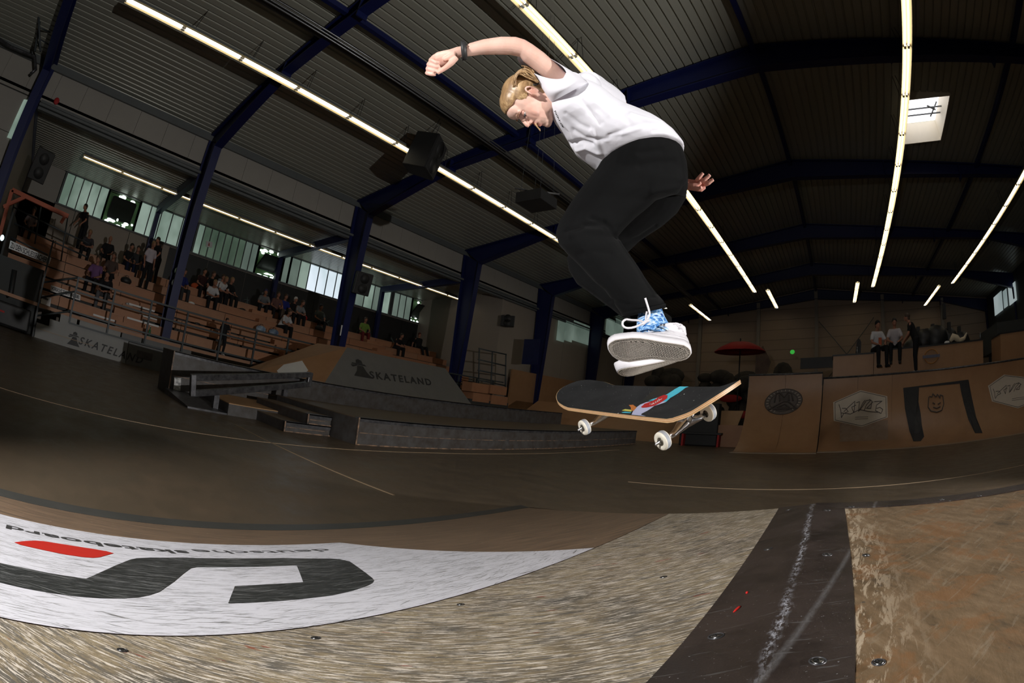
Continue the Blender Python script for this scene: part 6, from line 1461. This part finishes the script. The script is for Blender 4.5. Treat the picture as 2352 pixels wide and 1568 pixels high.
crowd=[('sit',(256,545),K,K,None,'bald person in a black sweater leaning back on the top row below the windows',None),
 ('sitlean',(212,522),(.05,.045,.05),K,'fair','fair-haired person in dark clothes bent beside the standing black figure on the top row',None),
 ('sit',(307,541),K,NV,'dark','person in black sitting on the top row left of the pair before the windows',None),
 ('sit',(326,547),DG,K,'dark','person in dark grey on the top row just left of the one in white',None),
 ('sit',(229,592),(.20,.10,.24),K,'brown','person in a purple top in the middle rows under the bald one',longhair(HAIRS['brown'])),
 ('sit',(260,600),(.10,.07,.06),K,'brown','person in a brown top beside the purple one',longhair(HAIRS['brown'])),
 ('sitlean',(250,640),K,(.12,.12,.13),'dark','person in black bending forward on the lower rows left of the second column',None),
 ('sit',(78,490),(.25,.20,.2),K,'dark','person in pale clothes behind the orange frame at the top left of the stand',None),
 ('sit',(420,628),(.02,.03,.16),DG,'dark','person in a blue hoodie half behind the second blue column',None),
 ('sit',(474,600),(.04,.015,.015),K,'dark','person in dark red on the upper rows right of the second column',None),
 ('sit',(490,617),K,K,'brown','person in black between the dark red one and the white hoodie',None),
 ('sitlean',(516,608),WH,K,'fair','person in a white hoodie with a black patch, upper rows',hood),
 ('sit',(536,612),K,K,'fair','person in black with folded arms right of the white hoodie',None),
 ('sitlean',(487,655),WH,K,'fair','person in a white t-shirt with a grey print, middle rows, elbows on knees',printt('o~',M['ink'],.14)),
 ('sit',(510,642),WH,K,'brown','person in a white shirt with a number 3, behind the printed t-shirt',printt('3',M['ink'],.22)),
 ('sitlean',(610,665),(.17,.18,.19),K,(.05,.05,.12),'person in a grey hoodie and cap, upper rows between the columns',hood),
 ('sit',(638,680),(.16,.08,.07),K,'brown','person in a reddish top right of the grey hoodie',None),
 ('sit',(655,678),(.02,.03,.20),K,'brown','person in a bright blue top right of the grey hoodie',None),
 ('sit',(677,682),K,K,(.6,.6,.6),'person with a white cap on the upper rows',None),
 ('sitlean',(652,712),WH,K,'brown','long-haired person in white, lower rows, hair falling over the chest',longhair(HAIRS['brown'])),
 ('sitlean',(683,702),(.26,.27,.28),K,'brown','person in a light grey shirt sitting beside the long-haired one',None),
 ('sit',(734,710),(.10,.12,.12),K,'dark','person in dull green grey right of the light grey shirt',None),
 ('sit',(838,737),(.18,.30,.06),(.15,.02,.02),'brown','person in a yellow-green top right of the third column',None),
 ('sitlean',(914,768),K,K,'dark','person in black on the rows above the lettered bank',None),
 ('sitback',(968,763),K,K,(.12,.04,.03),'person with a reddish cap lying back above the lettered bank',None)]
for (kd,px,tp,tr,hr,lb,ex) in crowd:
    dz={'sit':.68,'sitlean':.60,'sitback':.66}[kd]*1.22; k,p=seat_for(px,dz)
    person(kd,(BX[k]-.30,p.y,BZ[k]),random.uniform(-.35,.5),tp,tr,hr,lb,GR,1.22,random.choice(((.02,.02,.02),(.3,.3,.3),(.12,.12,.13))),ex)
def stand_for(px,head=1.62):
    best=None
    for k in range(6):
        p=atx(px,BX[k]-.55); e=abs(p.z-head-BZ[k])
        if best is None or e<best[0]: best=(e,k,p)
    return best[1],best[2]
for (px,tp,tr,hr,lb,kd) in (((205,485),K,K,'dark','person all in black standing bent on the top row against the windows','standlean'),((352,562),(.55,.50,.55),K,'fair','person in a pale top standing on the rows left of the second column','stand'),((372,557),K,K,'dark','person in black standing beside the pale top at the second column','standlean')):
    k,p=stand_for(px,1.72 if kd=='standlean' else 1.85); person(kd,(BX[k]-.55,p.y,BZ[k]+.02),-.9 if kd=='standlean' else .3,tp,tr,hr,lb,'spectators standing on the bleachers',1.16)
p=atx((521,735),-16.6); person('walk',(-16.65,p.y,1.02),.2,K,K,'dark','long-haired child in black standing at the railing',None,.74,(.5,.5,.5),longhair(HAIRS['dark']))
# things lying on the rows
def on_row(px,name,label,cat,builder):
    k,p=seat_for(px,.12); t=empty(name,(BX[k]-.35,p.y,BZ[k]),label,cat); builder(t); return t
def bag(c):
    def f(t): 
        b=MB(); b.ell((0,0,.13),(.16,.24,.15),n=14,k=9); b.build('body',c,t); MB().tube([(0,-.1,.24),(0,-.05,.33),(0,.05,.33),(0,.1,.24)],.012,6).build('strap',M['black'],t)
    return f
on_row((600,757),'bag','blue and white bag on the lower rows right of the child','bag',bag(mat('blue_bag',(.08,.16,.30),.7,noise=(5,.3,(.45,.55,.65)))))
on_row((630,763),'bag','blue bag on the lower rows, right one of the two','bag',bag(mat('blue_bag_dark',(.03,.06,.16),.7,noise=(5,.3,(.3,.4,.5)))))
on_row((735,750),'backpack','black backpack on the rows left of the third column','backpack',bag(M['black']))
on_row((450,658),'bag','orange jacket beside the blue hoodie','jacket',bag(mat('orange_cloth',(.55,.10,.02),.8,noise=(7,.5,(.45,.07,.02)))))
on_row((700,716),'cloth','red cloth beside the light grey shirt','cloth',bag(mat('red_cloth',(.45,.01,.01),.8,noise=(7,.5,(.35,.01,.01)))))
on_row((288,655),'helmet_bag','black round bag on the lower row left of the second column','bag',bag(M['black']))
def bottle(c):
    def f(t): MB().tube([(0,0,0),(0,0,.2),(0,0,.24),(0,0,.32)],[.045,.045,.018,.018],10).build('glass',c,t); MB().tube([(0,0,.32),(0,0,.34)],.02,8).build('cap',M['white'],t)
    return f
for (px,c,lb) in (((336,758),mat('brown_glass',(.12,.04,.02),.2,noise=(5,.5,(.09,.03,.015))),'brown bottle on the walkway behind the front wall'),((344,760),mat('green_glass',(.03,.16,.07),.2,noise=(5,.5,(.02,.12,.05))),'green bottle next to the brown one')):
    p=atx(px,-16.7); t=empty('bottle',(-16.7,p.y,1.0),lb,'bottle'); bottle(c)(t)
for k,(px) in enumerate(((345,700),(300,690),(455,740),(560,700),(405,690),(440,700),(330,640))):
    on_row(px,'drink_can','small litter and clothes lying on the rows, item near the '+['second column','white edge strips','railing post','middle aisle','blue column foot','orange jacket','pale stander'][k],'litter',lambda t: (MB().ell((0,0,.05),(.10,.16,.06),n=10,k=6).build('wrapper',M['white'] if random.random()<.4 else M['black'],t)))
# ---- three men on the far deck
def deck_person(kind,px,y,z,yaw,tp,tr,hr,lb,gr,shoes,ex=None,sc=1.0,hz=.75):
    p=aty(px,y); person(kind,(p.x,y,z),yaw,tp,tr,hr,lb,gr,sc,shoes,ex)
Z0=2.28
def oprint(r): MB().box((.20,-.02,.16),(.215,.08,.36)).build('shirt_print',M['orange'],r)
deck_person('sit',(2012,742),YD+.28,zb+.02,-PI/2+.35,WH,K,(.02,.02,.02),'person in orange-printed white t-shirt and dark cap sitting left on the deck boxes','people on the far deck',(.02,.02,.02),oprint,1.30)
deck_person('sit',(2054,745),YD+.3,zb+.08,-PI/2-.1,(.5,.46,.48),K,'dark','bearded person in a plain white t-shirt sitting between the other two','people on the far deck',(.03,.03,.03),None,1.27)
deck_person('standlean',(2103,760),YD-.45,Z0,PI-.2,K,K,'brown','person in black with white shoes standing bent before the sitting men','people on the far deck',(.6,.6,.6),None,1.22)
